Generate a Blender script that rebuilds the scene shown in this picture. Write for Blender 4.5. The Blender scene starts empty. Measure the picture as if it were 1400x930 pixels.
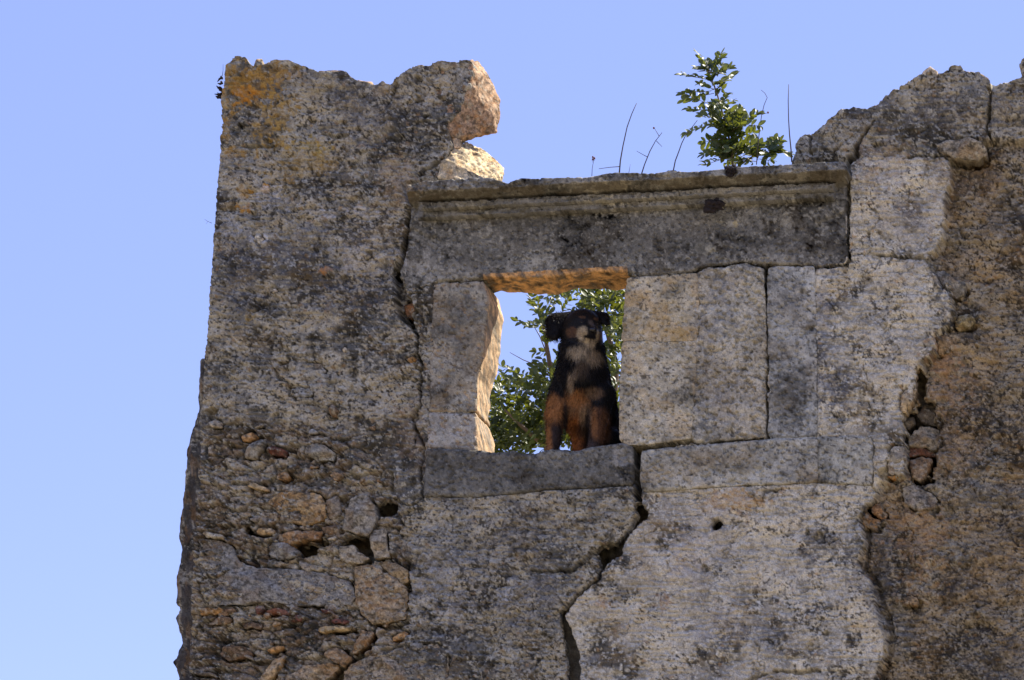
import bpy, bmesh, math, random
import numpy as np
from mathutils import Vector, Matrix

random.seed(7)
RNG = np.random.default_rng(11)
sc = bpy.context.scene
COL = sc.collection

# ------------------------------------------------------------------ camera
W, H = 1400.0, 930.0            # the photograph's pixels
F = 4370.0                      # focal length in those pixels
PSI, THETA, ROLL = math.radians(15), math.radians(17), math.radians(1.6)
DIST = 14.6
O = np.array([0.0, 0.0, 5.8])
d_ = np.array([-math.sin(PSI) * math.cos(THETA), math.cos(PSI) * math.cos(THETA), math.sin(THETA)])
r0 = np.array([math.cos(PSI), math.sin(PSI), 0.0])
u0 = np.cross(r0, d_)
RIGHT = r0 * math.cos(ROLL) + u0 * math.sin(ROLL)
UP = u0 * math.cos(ROLL) - r0 * math.sin(ROLL)
CAM = O - DIST * d_
cd = bpy.data.cameras.new('camera')
cam = bpy.data.objects.new('camera', cd)
COL.objects.link(cam)
cam.matrix_world = Matrix(((RIGHT[0], UP[0], -d_[0], CAM[0]), (RIGHT[1], UP[1], -d_[1], CAM[1]),
                           (RIGHT[2], UP[2], -d_[2], CAM[2]), (0, 0, 0, 1)))
cd.sensor_width = 36
cd.lens = 36 * F / W
cd.clip_end = 3000
sc.camera = cam

# ------------------------------------------------------------------ sky, sun, exposure
SUN = Vector((1.0, 0.95, 1.75)).normalized()
wd = bpy.data.worlds.new('World'); sc.world = wd; wd.use_nodes = True
nt = wd.node_tree
sk = nt.nodes.new('ShaderNodeTexSky'); sk.sky_type = 'NISHITA'; sk.sun_disc = False
sk.sun_elevation = math.asin(SUN.z); sk.sun_rotation = math.atan2(SUN.x, SUN.y)
sk.altitude = 2500; sk.air_density = 1.0; sk.dust_density = 0.0; sk.ozone_density = 1.5
tint = nt.nodes.new('ShaderNodeMixRGB'); tint.blend_type = 'MULTIPLY'; tint.inputs[0].default_value = 1
tint.inputs[2].default_value = (1.06, 0.90, 0.98, 1)
even = nt.nodes.new('ShaderNodeMixRGB'); even.inputs[0].default_value = 0.5      # a clear sky with little gradient
even.inputs[2].default_value = (1.46, 2.22, 4.5, 1)
nt.links.new(sk.outputs[0], even.inputs[1]); nt.links.new(even.outputs[0], tint.inputs[1])
nt.links.new(tint.outputs[0], nt.nodes['Background'].inputs[0])
nt.nodes['Background'].inputs[1].default_value = 0.125
sl = bpy.data.lights.new('sun', 'SUN'); sl.energy = 4.6; sl.angle = math.radians(0.5); sl.color = (1.0, 0.93, 0.82)
so = bpy.data.objects.new('sun', sl); COL.objects.link(so)
so.rotation_euler = (-SUN).to_track_quat('-Z', 'Y').to_euler(); so.location = (10, 10, 25)
vs = sc.view_settings
vs.view_transform = 'Standard'; vs.look = 'None'; vs.exposure = 1.05; vs.gamma = 1; vs.use_curve_mapping = False
sc.cycles.max_bounces = 8; sc.cycles.diffuse_bounces = 5; sc.cycles.transparent_max_bounces = 8

# ------------------------------------------------------------------ projection helpers
def unproj(u, v, y=0.0):
    """photo pixel -> point on the vertical plane at depth y (the wall's face is y = 0)"""
    u = np.asarray(u, float); v = np.asarray(v, float)
    a = (u - W / 2) / F; b = (H / 2 - v) / F
    dx = d_[0] + a * RIGHT[0] + b * UP[0]
    dy = d_[1] + a * RIGHT[1] + b * UP[1]
    dz = d_[2] + a * RIGHT[2] + b * UP[2]
    t = (y - CAM[1]) / dy
    return np.stack([CAM[0] + t * dx, CAM[1] + t * dy, CAM[2] + t * dz], -1)

def proj(p):
    q = np.asarray(p, float) - CAM
    z = q @ d_
    return W / 2 + F * (q @ RIGHT) / z, H / 2 - F * (q @ UP) / z

def Z(ox, oy, pts, s=3.874):
    return [(ox + x / s, oy + y / s) for x, y in pts]

# ------------------------------------------------------------------ noise
def _tab(seed):
    return np.random.default_rng(seed).random((256, 256))
_T = {}
def vnoise(x, y, seed=0):
    if seed not in _T: _T[seed] = _tab(1000 + seed)
    T = _T[seed]
    xi = np.floor(x).astype(np.int64); yi = np.floor(y).astype(np.int64)
    fx = x - xi; fy = y - yi
    fx = fx * fx * fx * (fx * (fx * 6 - 15) + 10); fy = fy * fy * fy * (fy * (fy * 6 - 15) + 10)
    x0 = xi & 255; x1 = (xi + 1) & 255; y0 = yi & 255; y1 = (yi + 1) & 255
    return (T[y0, x0] * (1 - fx) + T[y0, x1] * fx) * (1 - fy) + (T[y1, x0] * (1 - fx) + T[y1, x1] * fx) * fy
def fbm(x, y, seed=0, oct=4, gain=0.5):
    s = 0; a = 1; t = 0
    for i in range(oct):
        c, k = math.cos(0.6 * i), math.sin(0.6 * i)
        s = s + a * vnoise((x * c - y * k) * 2 ** i + 17.3 * i, (x * k + y * c) * 2 ** i + 5.1 * i, seed + i)
        t += a; a *= gain
    return s / t
def cells(x, y, seed=0):
    """F1, F2-F1 and a random value of the nearest cell"""
    A, B, C = _tab(2000 + seed), _tab(2100 + seed), _tab(2200 + seed)
    xi = np.floor(x).astype(np.int64); yi = np.floor(y).astype(np.int64)
    f1 = np.full(x.shape, 9.0); f2 = np.full(x.shape, 9.0); val = np.zeros(x.shape)
    for j in (-1, 0, 1):
        for i in (-1, 0, 1):
            cx = xi + i; cy = yi + j
            px = cx + A[cy & 255, cx & 255]; py = cy + B[cy & 255, cx & 255]
            dd = np.hypot(px - x, py - y)
            n = dd < f1
            f2 = np.where(n, f1, np.minimum(f2, dd)); val = np.where(n, C[cy & 255, cx & 255], val)
            f1 = np.where(n, dd, f1)
    return f1, f2 - f1, val
def sst(a, b, x):
    t = np.clip((x - a) / (b - a), 0, 1); return t * t * (3 - 2 * t)
def lerp(a, b, t):
    return a * (1 - t) + b * t
def mix(c, k, m):
    return c * (1 - m[..., None]) + np.asarray(k) * m[..., None]

def seg_dist(u, v, pts, reach, closed=False, widths=None):
    """distance to a polyline; with widths also the width at the nearest point"""
    D = np.full(u.shape, reach * 4.0); Wd = np.ones(u.shape)
    n = len(pts)
    for i in range(n if closed else n - 1):
        ax, ay = pts[i]; bx, by = pts[(i + 1) % n]
        m = (u > min(ax, bx) - reach) & (u < max(ax, bx) + reach) & (v > min(ay, by) - reach) & (v < max(ay, by) + reach)
        if not m.any(): continue
        uu = u[m]; vv = v[m]
        L = (bx - ax) ** 2 + (by - ay) ** 2 + 1e-9
        t = np.clip(((uu - ax) * (bx - ax) + (vv - ay) * (by - ay)) / L, 0, 1)
        dd = np.hypot(uu - ax - t * (bx - ax), vv - ay - t * (by - ay))
        old = D[m]; better = dd < old
        D[m] = np.where(better, dd, old)
        if widths is not None:
            w = widths[i] * (1 - t) + widths[i + 1] * t
            Wd[m] = np.where(better, w, Wd[m])
    return (D, Wd) if widths is not None else D

def inside(u, v, poly):
    r = np.zeros(u.shape, bool)
    n = len(poly)
    for i in range(n):
        ax, ay = poly[i]; bx, by = poly[(i + 1) % n]
        if ay == by: continue
        c = (ay > v) != (by > v)
        r ^= c & (u < (bx - ax) * (v - ay) / (by - ay) + ax)
    return r

def soft_in(u, v, poly, soft):
    """1 well inside the polygon, 0 well outside"""
    s = np.where(inside(u, v, poly), 1.0, -1.0)
    return sst(-soft, soft, s * np.minimum(seg_dist(u, v, poly, soft + 2, True), soft + 1))

# ------------------------------------------------------------------ scene helpers
def empty(name, loc, label=None, cat=None, group=None):
    o = bpy.data.objects.new(name, None); COL.objects.link(o); o.location = loc
    o.empty_display_size = 0.2
    tag(o, label, cat, group); return o
def tag(o, label=None, cat=None, group=None, kind=None):
    if label: o['label'] = label
    if cat: o['category'] = cat
    if group: o['group'] = group
    if kind: o['kind'] = kind
    return o
def put(o, parent):
    if parent is not None:
        o.parent = parent
        o.matrix_parent_inverse = Matrix.Translation(-world_loc(parent))
def world_loc(o):
    l = Vector(o.location)
    return l if o.parent is None else l          # parents of parts always sit in world space
def mesh_obj(name, verts, quads, mat, parent=None, colors=None, tris=None, smooth=True, origin=None):
    me = bpy.data.meshes.new(name)
    verts = np.asarray(verts, np.float32)
    if origin is None: origin = verts.mean(0)
    verts = verts - np.asarray(origin, np.float32)
    loops = []; starts = []; tot = []
    nq = 0
    if quads is not None and len(quads):
        q = np.asarray(quads, np.int32); loops.append(q.ravel()); tot.append(np.full(len(q), 4, np.int32)); nq = len(q)
    if tris is not None and len(tris):
        t = np.asarray(tris, np.int32); loops.append(t.ravel()); tot.append(np.full(len(t), 3, np.int32))
    loops = np.concatenate(loops); tot = np.concatenate(tot)
    starts = np.concatenate([[0], np.cumsum(tot)[:-1]]).astype(np.int32)
    me.vertices.add(len(verts)); me.vertices.foreach_set('co', verts.ravel())
    me.loops.add(len(loops)); me.loops.foreach_set('vertex_index', loops)
    me.polygons.add(len(tot)); me.polygons.foreach_set('loop_start', starts); me.polygons.foreach_set('loop_total', tot)
    me.polygons.foreach_set('use_smooth', np.full(len(tot), smooth))
    me.update(calc_edges=True)
    if colors is not None:
        c = np.ones((len(verts), 4), np.float32); c[:, :3] = np.clip(colors, 0, 1)
        a = me.attributes.new('Col', 'FLOAT_COLOR', 'POINT'); a.data.foreach_set('color', c.ravel())
    if mat: me.materials.append(mat)
    o = bpy.data.objects.new(name, me); COL.objects.link(o)
    if parent is None:
        o.location = origin
    else:
        o.parent = parent
        pl = world_of(parent)
        o.location = Vector(origin) - pl
    return o
def world_of(o):
    l = Vector(o.location)
    while o.parent is not None:
        o = o.parent; l = l + Vector(o.location)
    return l

# ------------------------------------------------------------------ materials
def nodes(name):
    m = bpy.data.materials.new(name); m.use_nodes = True
    return m, m.node_tree, m.node_tree.nodes['Principled BSDF']
def stone_material(name, fine=260.0, amount=0.55, bump=0.5, speck=True):
    m, t, p = nodes(name)
    at = t.nodes.new('ShaderNodeAttribute'); at.attribute_name = 'Col'
    geo = t.nodes.new('ShaderNodeNewGeometry')
    n1 = t.nodes.new('ShaderNodeTexNoise'); n1.inputs['Scale'].default_value = fine; n1.inputs['Detail'].default_value = 3
    n2 = t.nodes.new('ShaderNodeTexNoise'); n2.inputs['Scale'].default_value = fine * 0.33; n2.inputs['Detail'].default_value = 4
    for n in (n1, n2): t.links.new(geo.outputs['Position'], n.inputs['Vector'])
    def ramp(src, a, b, lo, hi):
        r = t.nodes.new('ShaderNodeMapRange'); t.links.new(src, r.inputs[0])
        r.inputs[1].default_value = a; r.inputs[2].default_value = b; r.inputs[3].default_value = lo; r.inputs[4].default_value = hi
        return r.outputs[0]
    g1 = ramp(n1.outputs['Fac'], 0.3, 0.7, 1 - amount, 1 + amount)
    g2 = ramp(n2.outputs['Fac'], 0.3, 0.7, 1 - amount * 0.5, 1 + amount * 0.5)
    mm = t.nodes.new('ShaderNodeMath'); mm.operation = 'MULTIPLY'; t.links.new(g1, mm.inputs[0]); t.links.new(g2, mm.inputs[1])
    vm = t.nodes.new('ShaderNodeVectorMath'); vm.operation = 'SCALE'
    t.links.new(at.outputs['Color'], vm.inputs[0]); t.links.new(mm.outputs[0], vm.inputs['Scale'])
    last = vm.outputs[0]
    if speck:
        vo = t.nodes.new('ShaderNodeTexVoronoi'); vo.inputs['Scale'].default_value = 95
        t.links.new(geo.outputs['Position'], vo.inputs['Vector'])
        f = ramp(vo.outputs['Distance'], 0.16, 0.24, 1.0, 0.0)
        sep = t.nodes.new('ShaderNodeSeparateColor'); t.links.new(vo.outputs['Color'], sep.inputs[0])
        pick = ramp(sep.outputs[0], 0.93, 0.95, 0.0, 0.8)
        mf = t.nodes.new('ShaderNodeMath'); mf.operation = 'MULTIPLY'; t.links.new(f, mf.inputs[0]); t.links.new(pick, mf.inputs[1])
        mx = t.nodes.new('ShaderNodeMixRGB'); t.links.new(mf.outputs[0], mx.inputs[0]); t.links.new(last, mx.inputs[1])
        mx.inputs[2].default_value = (0.035, 0.03, 0.025, 1); last = mx.outputs[0]
    t.links.new(last, p.inputs['Base Color'])
    p.inputs['Roughness'].default_value = 0.95; p.inputs['Specular IOR Level'].default_value = 0.12
    bp = t.nodes.new('ShaderNodeBump'); bp.inputs['Strength'].default_value = bump; bp.inputs['Distance'].default_value = 0.006
    add = t.nodes.new('ShaderNodeMath'); t.links.new(n1.outputs['Fac'], add.inputs[0]); t.links.new(n2.outputs['Fac'], add.inputs[1])
    t.links.new(add.outputs[0], bp.inputs['Height']); t.links.new(bp.outputs[0], p.inputs['Normal'])
    return m
M_WALL = stone_material('weathered_plaster', 340, 0.4, 0.45)
M_DRESSED = stone_material('dressed_limestone', 360, 0.35, 0.35)
M_ROCK = stone_material('rubble_stone', 220, 0.4, 0.5, False)
M_FUR = stone_material('fur', 120, 0.3, 0.2, False)
M_FUR.node_tree.nodes['Principled BSDF'].inputs['Specular IOR Level'].default_value = 0.15; M_FUR.node_tree.nodes['Principled BSDF'].inputs['Roughness'].default_value = 0.55

def leaf_material(name, c1, c2, trans):
    m, t, p = nodes(name)
    oi = t.nodes.new('ShaderNodeObjectInfo'); geo = t.nodes.new('ShaderNodeNewGeometry')
    add = t.nodes.new('ShaderNodeMath'); t.links.new(oi.outputs['Random'], add.inputs[0]); t.links.new(geo.outputs['Random Per Island'], add.inputs[1])
    fr = t.nodes.new('ShaderNodeMath'); fr.operation = 'FRACT'; t.links.new(add.outputs[0], fr.inputs[0])
    mx = t.nodes.new('ShaderNodeMixRGB'); t.links.new(fr.outputs[0], mx.inputs[0])
    mx.inputs[1].default_value = (*c1, 1); mx.inputs[2].default_value = (*c2, 1)
    t.links.new(mx.outputs[0], p.inputs['Base Color']); p.inputs['Roughness'].default_value = 0.45
    p.inputs['Specular IOR Level'].default_value = 0.55
    tr = t.nodes.new('ShaderNodeBsdfTranslucent'); tr.inputs[0].default_value = (*trans, 1)
    ms = t.nodes.new('ShaderNodeMixShader'); ms.inputs[0].default_value = 0.3
    t.links.new(p.outputs[0], ms.inputs[1]); t.links.new(tr.outputs[0], ms.inputs[2])
    t.links.new(ms.outputs[0], t.nodes['Material Output'].inputs['Surface'])
    return m
M_LEAF = leaf_material('carob_leaf', (0.018, 0.042, 0.011), (0.075, 0.105, 0.022), (0.26, 0.28, 0.025))
def plain(name, c, rough=0.8, scale=40, var=0.3):
    m, t, p = nodes(name)
    geo = t.nodes.new('ShaderNodeNewGeometry'); n = t.nodes.new('ShaderNodeTexNoise'); n.inputs['Scale'].default_value = scale
    t.links.new(geo.outputs['Position'], n.inputs['Vector'])
    mx = t.nodes.new('ShaderNodeMixRGB'); t.links.new(n.outputs['Fac'], mx.inputs[0])
    mx.inputs[1].default_value = (*[k * (1 - var) for k in c], 1); mx.inputs[2].default_value = (*[k * (1 + var) for k in c], 1)
    t.links.new(mx.outputs[0], p.inputs['Base Color']); p.inputs['Roughness'].default_value = rough
    return m
M_TWIG = plain('bark', (0.16, 0.115, 0.075))
M_DRY = plain('dry_stem', (0.10, 0.075, 0.055))
M_BUD = plain('dry_bud', (0.20, 0.07, 0.05))
M_MOSS = plain('dead_moss', (0.022, 0.014, 0.011), 0.95, 90, 0.5)
M_GROUND = plain('dry_earth', (0.26, 0.21, 0.13), 0.95, 0.8, 0.25)
M_NOSE = plain('wet_nose', (0.008, 0.007, 0.007), 0.15)

# ------------------------------------------------------------------ ground
n = 90
gx = np.sign(np.linspace(-1, 1, n)) * np.abs(np.linspace(-1, 1, n)) ** 2.5 * 1500
X, Y = np.meshgrid(gx, gx)
Zg = (fbm(X / 6, Y / 6, 3) - 0.5) * 0.25 * np.clip(np.hypot(X, Y + 14) / 6 - 0.3, 0, 1) - 0.02
idx = np.arange(n * n).reshape(n, n)
gq = np.stack([idx[:-1, :-1], idx[:-1, 1:], idx[1:, 1:], idx[1:, :-1]], -1).reshape(-1, 4)
g = mesh_obj('ground', np.stack([X, Y, Zg], -1).reshape(-1, 3), gq, M_GROUND, origin=(0, 0, 0))
g['kind'] = 'structure'

# ------------------------------------------------------------------ the wall's outlines (photo pixels)
LEFT_EDGE = [(255.8, 930), (258.4, 858), (263.6, 806), (265, 721), (266, 712), (272.6, 660), (272.6, 565), (277.8, 544), (280, 488),
             (284, 455), (286.8, 414), (290.7, 365), (293, 311), (294.5, 300), (296, 266), (301, 202), (302, 137), (307, 94)]
TOP_LEFT = [(312.6, 84.5), (320, 75.5), (333, 77), (340, 86), (346, 90), (351, 84), (356, 84), (359, 88), (364, 84.5), (374, 81.4),
            (390, 81), (405, 86), (421, 92), (434, 99), (457, 98.7), (471, 97.4), (478, 106), (488, 111), (506, 114), (511, 117), (522, 113),
            (536, 115.5), (543.6, 109), (553, 101), (565, 93.6), (576, 89), (591, 85.8), (612, 83), (625, 85), (638, 82), (645, 84),
            (646, 92), (643, 112), (635, 130), (630, 148), (620, 161), (610, 174), (615, 184), (617, 197), (613, 207), (608, 217),
            (640, 232), (660, 243), (690, 262)]
TOP_RIGHT = [(1075, 250), (1083.6, 217), (1088.7, 197), (1099, 185), (1114, 184), (1125, 171), (1138, 159), (1150, 150), (1171, 146.5),
             (1184, 149), (1198, 145), (1205, 133.6), (1215, 127), (1233, 117), (1246, 108), (1256, 98.7), (1264, 100), (1272, 93.6),
             (1280, 100), (1290, 97.4), (1298, 88), (1308, 88), (1318, 95), (1339, 97), (1351, 109), (1353, 121), (1363, 117), (1378, 109),
             (1386, 108), (1399, 101), (1394, 90), (1398, 80), (1412, 70), (1450, 78)]
OPENING = [(664, 381), (757, 378), (811, 374), (855, 372), (853, 410), (850, 470), (847, 540), (845, 606), (819, 609), (788, 617), (754, 613),
           (726, 620), (705, 617), (674, 618), (650, 615), (650, 565), (652, 530), (659, 490), (664, 450), (668, 410)]

LINTEL = [(556, 251), (580, 247), (617, 243.5), (640, 242.5), (669, 242), (692, 249), (705, 244), (754, 242), (806, 241), (828, 236), (850, 235), (890, 235.5), (915, 232.5),
          (940, 234), (969, 232), (995, 229), (1040, 225), (1088, 223), (1120, 221), (1145, 219), (1156, 222), (1158, 290), (1158.5, 350), (1156, 359), (1119, 362.5),
          (1059, 361.5), (1045, 360), (1018, 358), (995, 361), (971, 363), (943, 372), (907, 374), (880, 377), (855, 371), (811, 372.5), (757, 378.5), (700, 380),
          (664, 380), (630, 383), (599, 384), (575, 391), (555, 393), (550, 389), (551.6, 381), (555.5, 329), (562, 283), (558, 275), (553, 256)]
JAMB_UP = [(592, 388), (600, 386), (630, 385), (661, 382.5), (668, 410), (664, 450), (661, 475), (659, 490), (653, 515), (652, 530), (650, 563), (620, 564), (585.5, 562.5), (587, 500), (590, 440)]
JAMB_LO = [(585.5, 563), (620, 564.5), (650, 563.5), (651, 590), (650, 616), (615, 614), (582, 613)]
SILL = [(582, 612), (610, 613), (643, 614.5), (658, 616), (674, 619), (690, 617), (705, 617), (726, 620.5), (742, 616), (754, 613), (770, 615), (788, 617), (804, 612), (819, 609), (844, 605), (862, 605),
        (866, 610), (865.5, 640), (865, 663), (800, 668), (746, 670), (679, 677), (630, 679), (578.7, 679), (579, 650), (581, 630)]
BLOCK_A = [(856.5, 380), (880, 378), (909, 375.5), (944, 374), (954, 372), (955, 420), (953, 466.5), (900, 467), (849.5, 466.5), (852, 430)]
BLOCK_B = [(849.5, 466.5), (900, 467), (952, 466), (950, 520), (947, 560), (945, 599), (910, 604), (873, 610), (858, 609), (845.5, 602), (846, 560)]
BLOCK_C = [(949, 373), (972, 365), (994, 363.5), (1018, 360), (1041, 365), (1044, 380), (1044.7, 397), (1047, 430), (1047, 470), (1045, 500), (1046.6, 543), (1047, 572), (1045, 597), (1000, 601),
           (950, 605), (943, 599), (941, 560), (944, 520), (946, 466)]
PILASTER = [(1050, 366), (1059, 364), (1090, 364), (1114, 364), (1115, 420), (1117, 500), (1118, 596), (1080, 597), (1050, 598), (1052, 540), (1050, 480), (1048.5, 420)]
BAND = [(876, 617), (900, 613), (945, 609), (1000, 604), (1045, 600), (1080, 598.5), (1118, 597.5), (1118, 659), (1060, 662), (997, 665), (940, 668), (877, 672), (874.5, 650)]
BAND_END = [(1117.5, 597), (1150, 597), (1192, 598), (1192.5, 630), (1192, 663), (1150, 661), (1117.5, 660)]
FRAME = [LINTEL, JAMB_UP, JAMB_LO, SILL, BLOCK_A, BLOCK_B, BLOCK_C, PILASTER, BAND, BAND_END]

LIGHT = [(1160, 225), (1200, 216), (1240, 217), (1295, 218), (1298, 240), (1290, 290), (1290, 324), (1272, 342), (1267, 356), (1277, 365), (1287, 383), (1298, 399), (1304, 427),
         (1298, 445), (1277, 461), (1278, 479), (1263, 494), (1259, 513), (1249, 537), (1235, 565), (1235, 604), (1238, 624), (1236, 648), (1213, 650),
         (1200, 671), (1197, 679), (1174, 705), (1179, 736), (1174, 775), (1189, 793), (1200, 835), (1210, 870), (1205, 902), (1195, 930), (1190, 1000), (780, 1000), (783, 930), (782, 896), (778, 876),
         (771, 858), (768, 840), (779, 827), (798, 806), (818, 793), (824, 775), (846, 745), (854, 734), (870, 713), (880, 703), (874, 672), (1000, 500), (1100, 300)]
BROWN = LIGHT[3:40][::1] + [(1600, 1000), (1600, 190), (1345, 190), (1320, 218)]
RUBBLE = [(225, 1000), (250, 600), (300, 585), (380, 575), (480, 590), (530, 640), (545, 690), (560, 740), (560, 850), (540, 900), (520, 1000)]

def C(pts, w): return (pts, [w] * len(pts) if not isinstance(w, list) else w)
CRACKS = [
    # (polyline, widths px, depth m)
    ([(871, 612), (871, 650), (872, 690), (880, 703), (870, 713), (854, 734), (846, 745), (828, 757), (824, 775), (818, 793), (797, 806), (779, 827), (768, 840), (771, 858), (778, 876), (782, 896), (783, 930), (781, 1000)],
     [5, 4, 5, 7, 5, 3.5, 5, 9, 3.5, 2.4, 2.4, 3.2, 4.5, 6, 7.5, 8.5, 9, 9], 0.2),
    ([(826, 758), (808, 758), (784, 779), (761, 782), (725, 780)], [5, 4, 2.5, 2, 1], 0.05),
    ([(558, 290), (555, 331), (547, 360), (541, 378), (544, 388), (549, 410), (552, 432), (563, 445), (571, 458), (568, 483), (575, 499), (573, 535), (575, 552)],
     [1.2, 2, 3.5, 4, 5, 7, 7, 2.5, 1.4, 1.2, 1.2, 1.2, 1.5], 0.09),
    ([(575, 552), (560, 571), (568, 584), (579, 612), (576, 625), (575, 650), (578, 684)], [1, 1.5, 1.5, 1.6, 1.5, 1.2, 1], 0.04),
    ([(567, 560), (567, 604)], [1.6, 1.0], 0.03),
    ([(1159, 360), (1160, 290), (1160, 225), (1170, 215), (1172, 202), (1179, 189), (1187, 176), (1196, 165)], [2, 2.2, 3, 4, 2, 1.5, 1.2, .6], 0.08),
    ([(1107, 186), (1108, 200), (1110, 214)], [1.0, 1.3, 1], 0.03),
    ([(1236, 216), (1256, 213.6), (1282, 213.6), (1300, 216), (1318, 221), (1347, 218)], [.7, 1.3, 1.4, 1.5, 2.6, 1.6], 0.04),
    ([(1352, 118), (1353, 145), (1348, 171), (1357, 192)], [2.5, 1.6, 1.2, 1], 0.06),
    ([(1200, 348), (1231, 351), (1256, 353), (1267, 356), (1277, 365), (1287, 383), (1298, 399)], [1, 1.6, 1.8, 2, 1.5, 2, 2], 0.04),
    ([(1304, 427), (1298, 445), (1278, 462)], [1, 2, 3], 0.03),
    ([(1192, 600), (1191, 630), (1193, 664), (1198, 672)], [1, 1.3, 1.2, 1], 0.02),
    ([(1310, 310), (1318, 320), (1338, 319), (1352, 335), (1372, 345)], [.8, 1, 1, 1, .7], 0.02),
    ([(543, 115), (536, 135), (530, 150)], [1.4, 1.2, .6], 0.03),
    ([(573, 240), (590, 225), (608, 216)], [1.6, 1.8, 2], 0.05),
    ([(512, 855), (535, 857), (556, 852)], [2, 3, 2], 0.08),
    ([(511, 856), (508, 880), (478, 904), (455, 930), (440, 960)], [1.5, 2.5, 4, 7, 7], 0.12),
    ([(555, 770), (556, 800), (555, 850)], [1.5, 1.5, 2], 0.03),
    ([(533, 645), (535, 670), (537, 682), (560, 690), (576, 682)], [2, 2.2, 1.5, 1, .7], 0.03),
    ([(566, 694), (545, 705), (533, 715)], [1, 1, .8], .015),
    ([(1060, 918), (1090, 920), (1120, 917)], [1, 2.5, 1], 0.04),
    ([(1020, 935), (1035, 925), (1050, 922)], [2.5, 2, 1], 0.04),
    ([(850, 922), (868, 915), (875, 903)], [.6, .8, .6], .01),
    ([(1181, 705), (1186, 736), (1182, 775), (1198, 795), (1209, 835), (1218, 870), (1214, 902), (1204, 930), (1202, 990)], [3, 2, 2, 3, 3, 4, 3, 2, 2], .035),
    ([(1047, 364), (1046.5, 397), (1048.5, 440), (1048.5, 480), (1047, 545), (1049, 575), (1047, 600)], [2, 1.8, 1.8, 2, 2, 2.4, 2], .12),
    ([(856, 379), (907, 375.5), (943, 373.5), (971, 364.5), (1018, 359.5), (1045, 362.5), (1059, 363.5), (1119, 364), (1157, 360)], [2, 2, 2.2, 1.8, 1.8, 2, 1.8, 1.6, 1.5], .10),
    ([(866, 612), (900, 609), (943, 604), (1000, 602.5), (1046, 599)], [3, 2.5, 2.2, 2, 2], .12),
    ([(549, 391), (575, 392), (599, 385.5), (662, 382)], [2, 1.8, 1.6, 1.4], .08),
    ([(1140, 210), (1150, 200), (1165, 185)], [.6, .9, .6], .015),
    ([(1225, 190), (1240, 185), (1258, 180), (1275, 170)], [.7, 1, 1, .7], .02),
    ([(280, 640), (345, 650), (400, 655)], [.7, 1.2, .7], .015),
    ([(330, 200), (345, 200), (368, 199)], [1, 1.6, 1], .025),
    ([(440, 180), (455, 187), (478, 185)], [1.2, 2.5, 1.5], .03),
]
HOLES = [  # u, v, ru, rv, depth
    (486, 740, 22, 10, .2), (440, 742, 8, 5, .2), (352, 727, 9, 4, .2), (398, 855, 14, 3, .06), (470, 862, 16, 3, .06), (330, 856, 16, 3, .05), (360, 905, 18, 3, .05), (300, 720, 20, 3, .04), (420, 690, 14, 3, .05), (330, 660, 16, 3, .04), (480, 650, 12, 3, .04),
    (830, 754, 22, 14, .24), (556, 418, 9, 13, .11), (541, 372, 4, 8, .2), (505, 744, 21, 25, .24), (524, 694, 17, 12, .22), (412, 749, 23, 10, .2), (372, 744, 8, 6, .05),
    (1257, 525, 7, 26, .2), (1262, 555, 16, 16, .24), (1258, 602, 24, 60, .2), (1243, 570, 10, 18, .22), (1192, 698, 13, 13, .2), (978, 717, 9, 7, .2), (1121, 735, 7, 8, .03),
    (1104, 728, 4, 5, .03), (963, 778, 5, 5, .03), (975, 262, 1, 1, .01), (338, 724, 5, 5, .2), (358, 728, 12, 7, .06), (398, 612, 8, 6, .04), (370, 617, 14, 7, .03),
    (1310, 436, 12, 10, .02), (1316, 432, 7, 4, .03), (1212, 646, 12, 8, .06), (467, 895, 9, 11, .2), (288, 565, 7, 8, .06), (470, 380, 5, 5, .03), (447, 371, 7, 7, -.02),
    (525, 365, 4, 5, .02), (302, 917, 14, 4, .05), (549, 800, 12, 10, .04), (1108, 885, 5, 6, .02), (1130, 870, 4, 6, .02), (575, 615, 3, 5, .02), (425, 163, 5, 3, .03), (328, 170, 3, 3, .04), (345, 145, 6, 5, .025),
    (365, 190, 4, 3, .02), (490, 178, 4, 3, .03), (545, 190, 8, 6, .03), (597, 125, 5, 4, .02), (570, 136, 4, 6, .03), (572, 110, 5, 6, .03), (585, 160, 6, 3, .02), (540, 165, 6, 4, .02),
]
STONES_Z = []   # embedded rubble stones: (polygon, colour, front y, thickness, rounding px, roughness)
A6 = (230, 690); A1 = (230, 480); A5 = (1050, 480); A8 = (1050, 690)
GREY = (0.17, 0.17, 0.175); TAN = (0.30, 0.22, 0.14); OCH = (0.30, 0.18, 0.085); RED = (0.11, 0.05, 0.04); PALE = (0.24, 0.215, 0.18); DKB = (0.14, 0.10, 0.07)
def S(o, pts, col, y=-0.004, r=5, rough=1.0, grow=0): STONES_Z.append((Z(*o, pts), col, y, r, rough))
S(A6, [(160, 175), (240, 180), (330, 210), (370, 300), (470, 330), (600, 335), (720, 340), (830, 360), (960, 410), (985, 470), (960, 530), (830, 525), (700, 535), (520, 515), (380, 525), (190, 530), (165, 460), (150, 300)], GREY, -0.004, 9)
S(A6, [(975, 330), (1070, 310), (1150, 360), (1255, 430), (1258, 520), (1248, 605), (1150, 622), (1075, 625), (1010, 570), (980, 500)], (0.25, 0.195, 0.135), -0.006, 10, 2.0)
S((0, 0), [(1852, 2632), (1920, 2604), (1972, 2660), (1990, 2735), (1950, 2830), (1880, 2822), (1802, 2796), (1810, 2745)], (0.19, 0.18, 0.165), -0.03, 12)
S(A6, [(1068, 150), (1095, 125), (1150, 120), (1150, 200), (1165, 280), (1085, 275), (1066, 220)], PALE, -0.012, 8)
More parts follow.
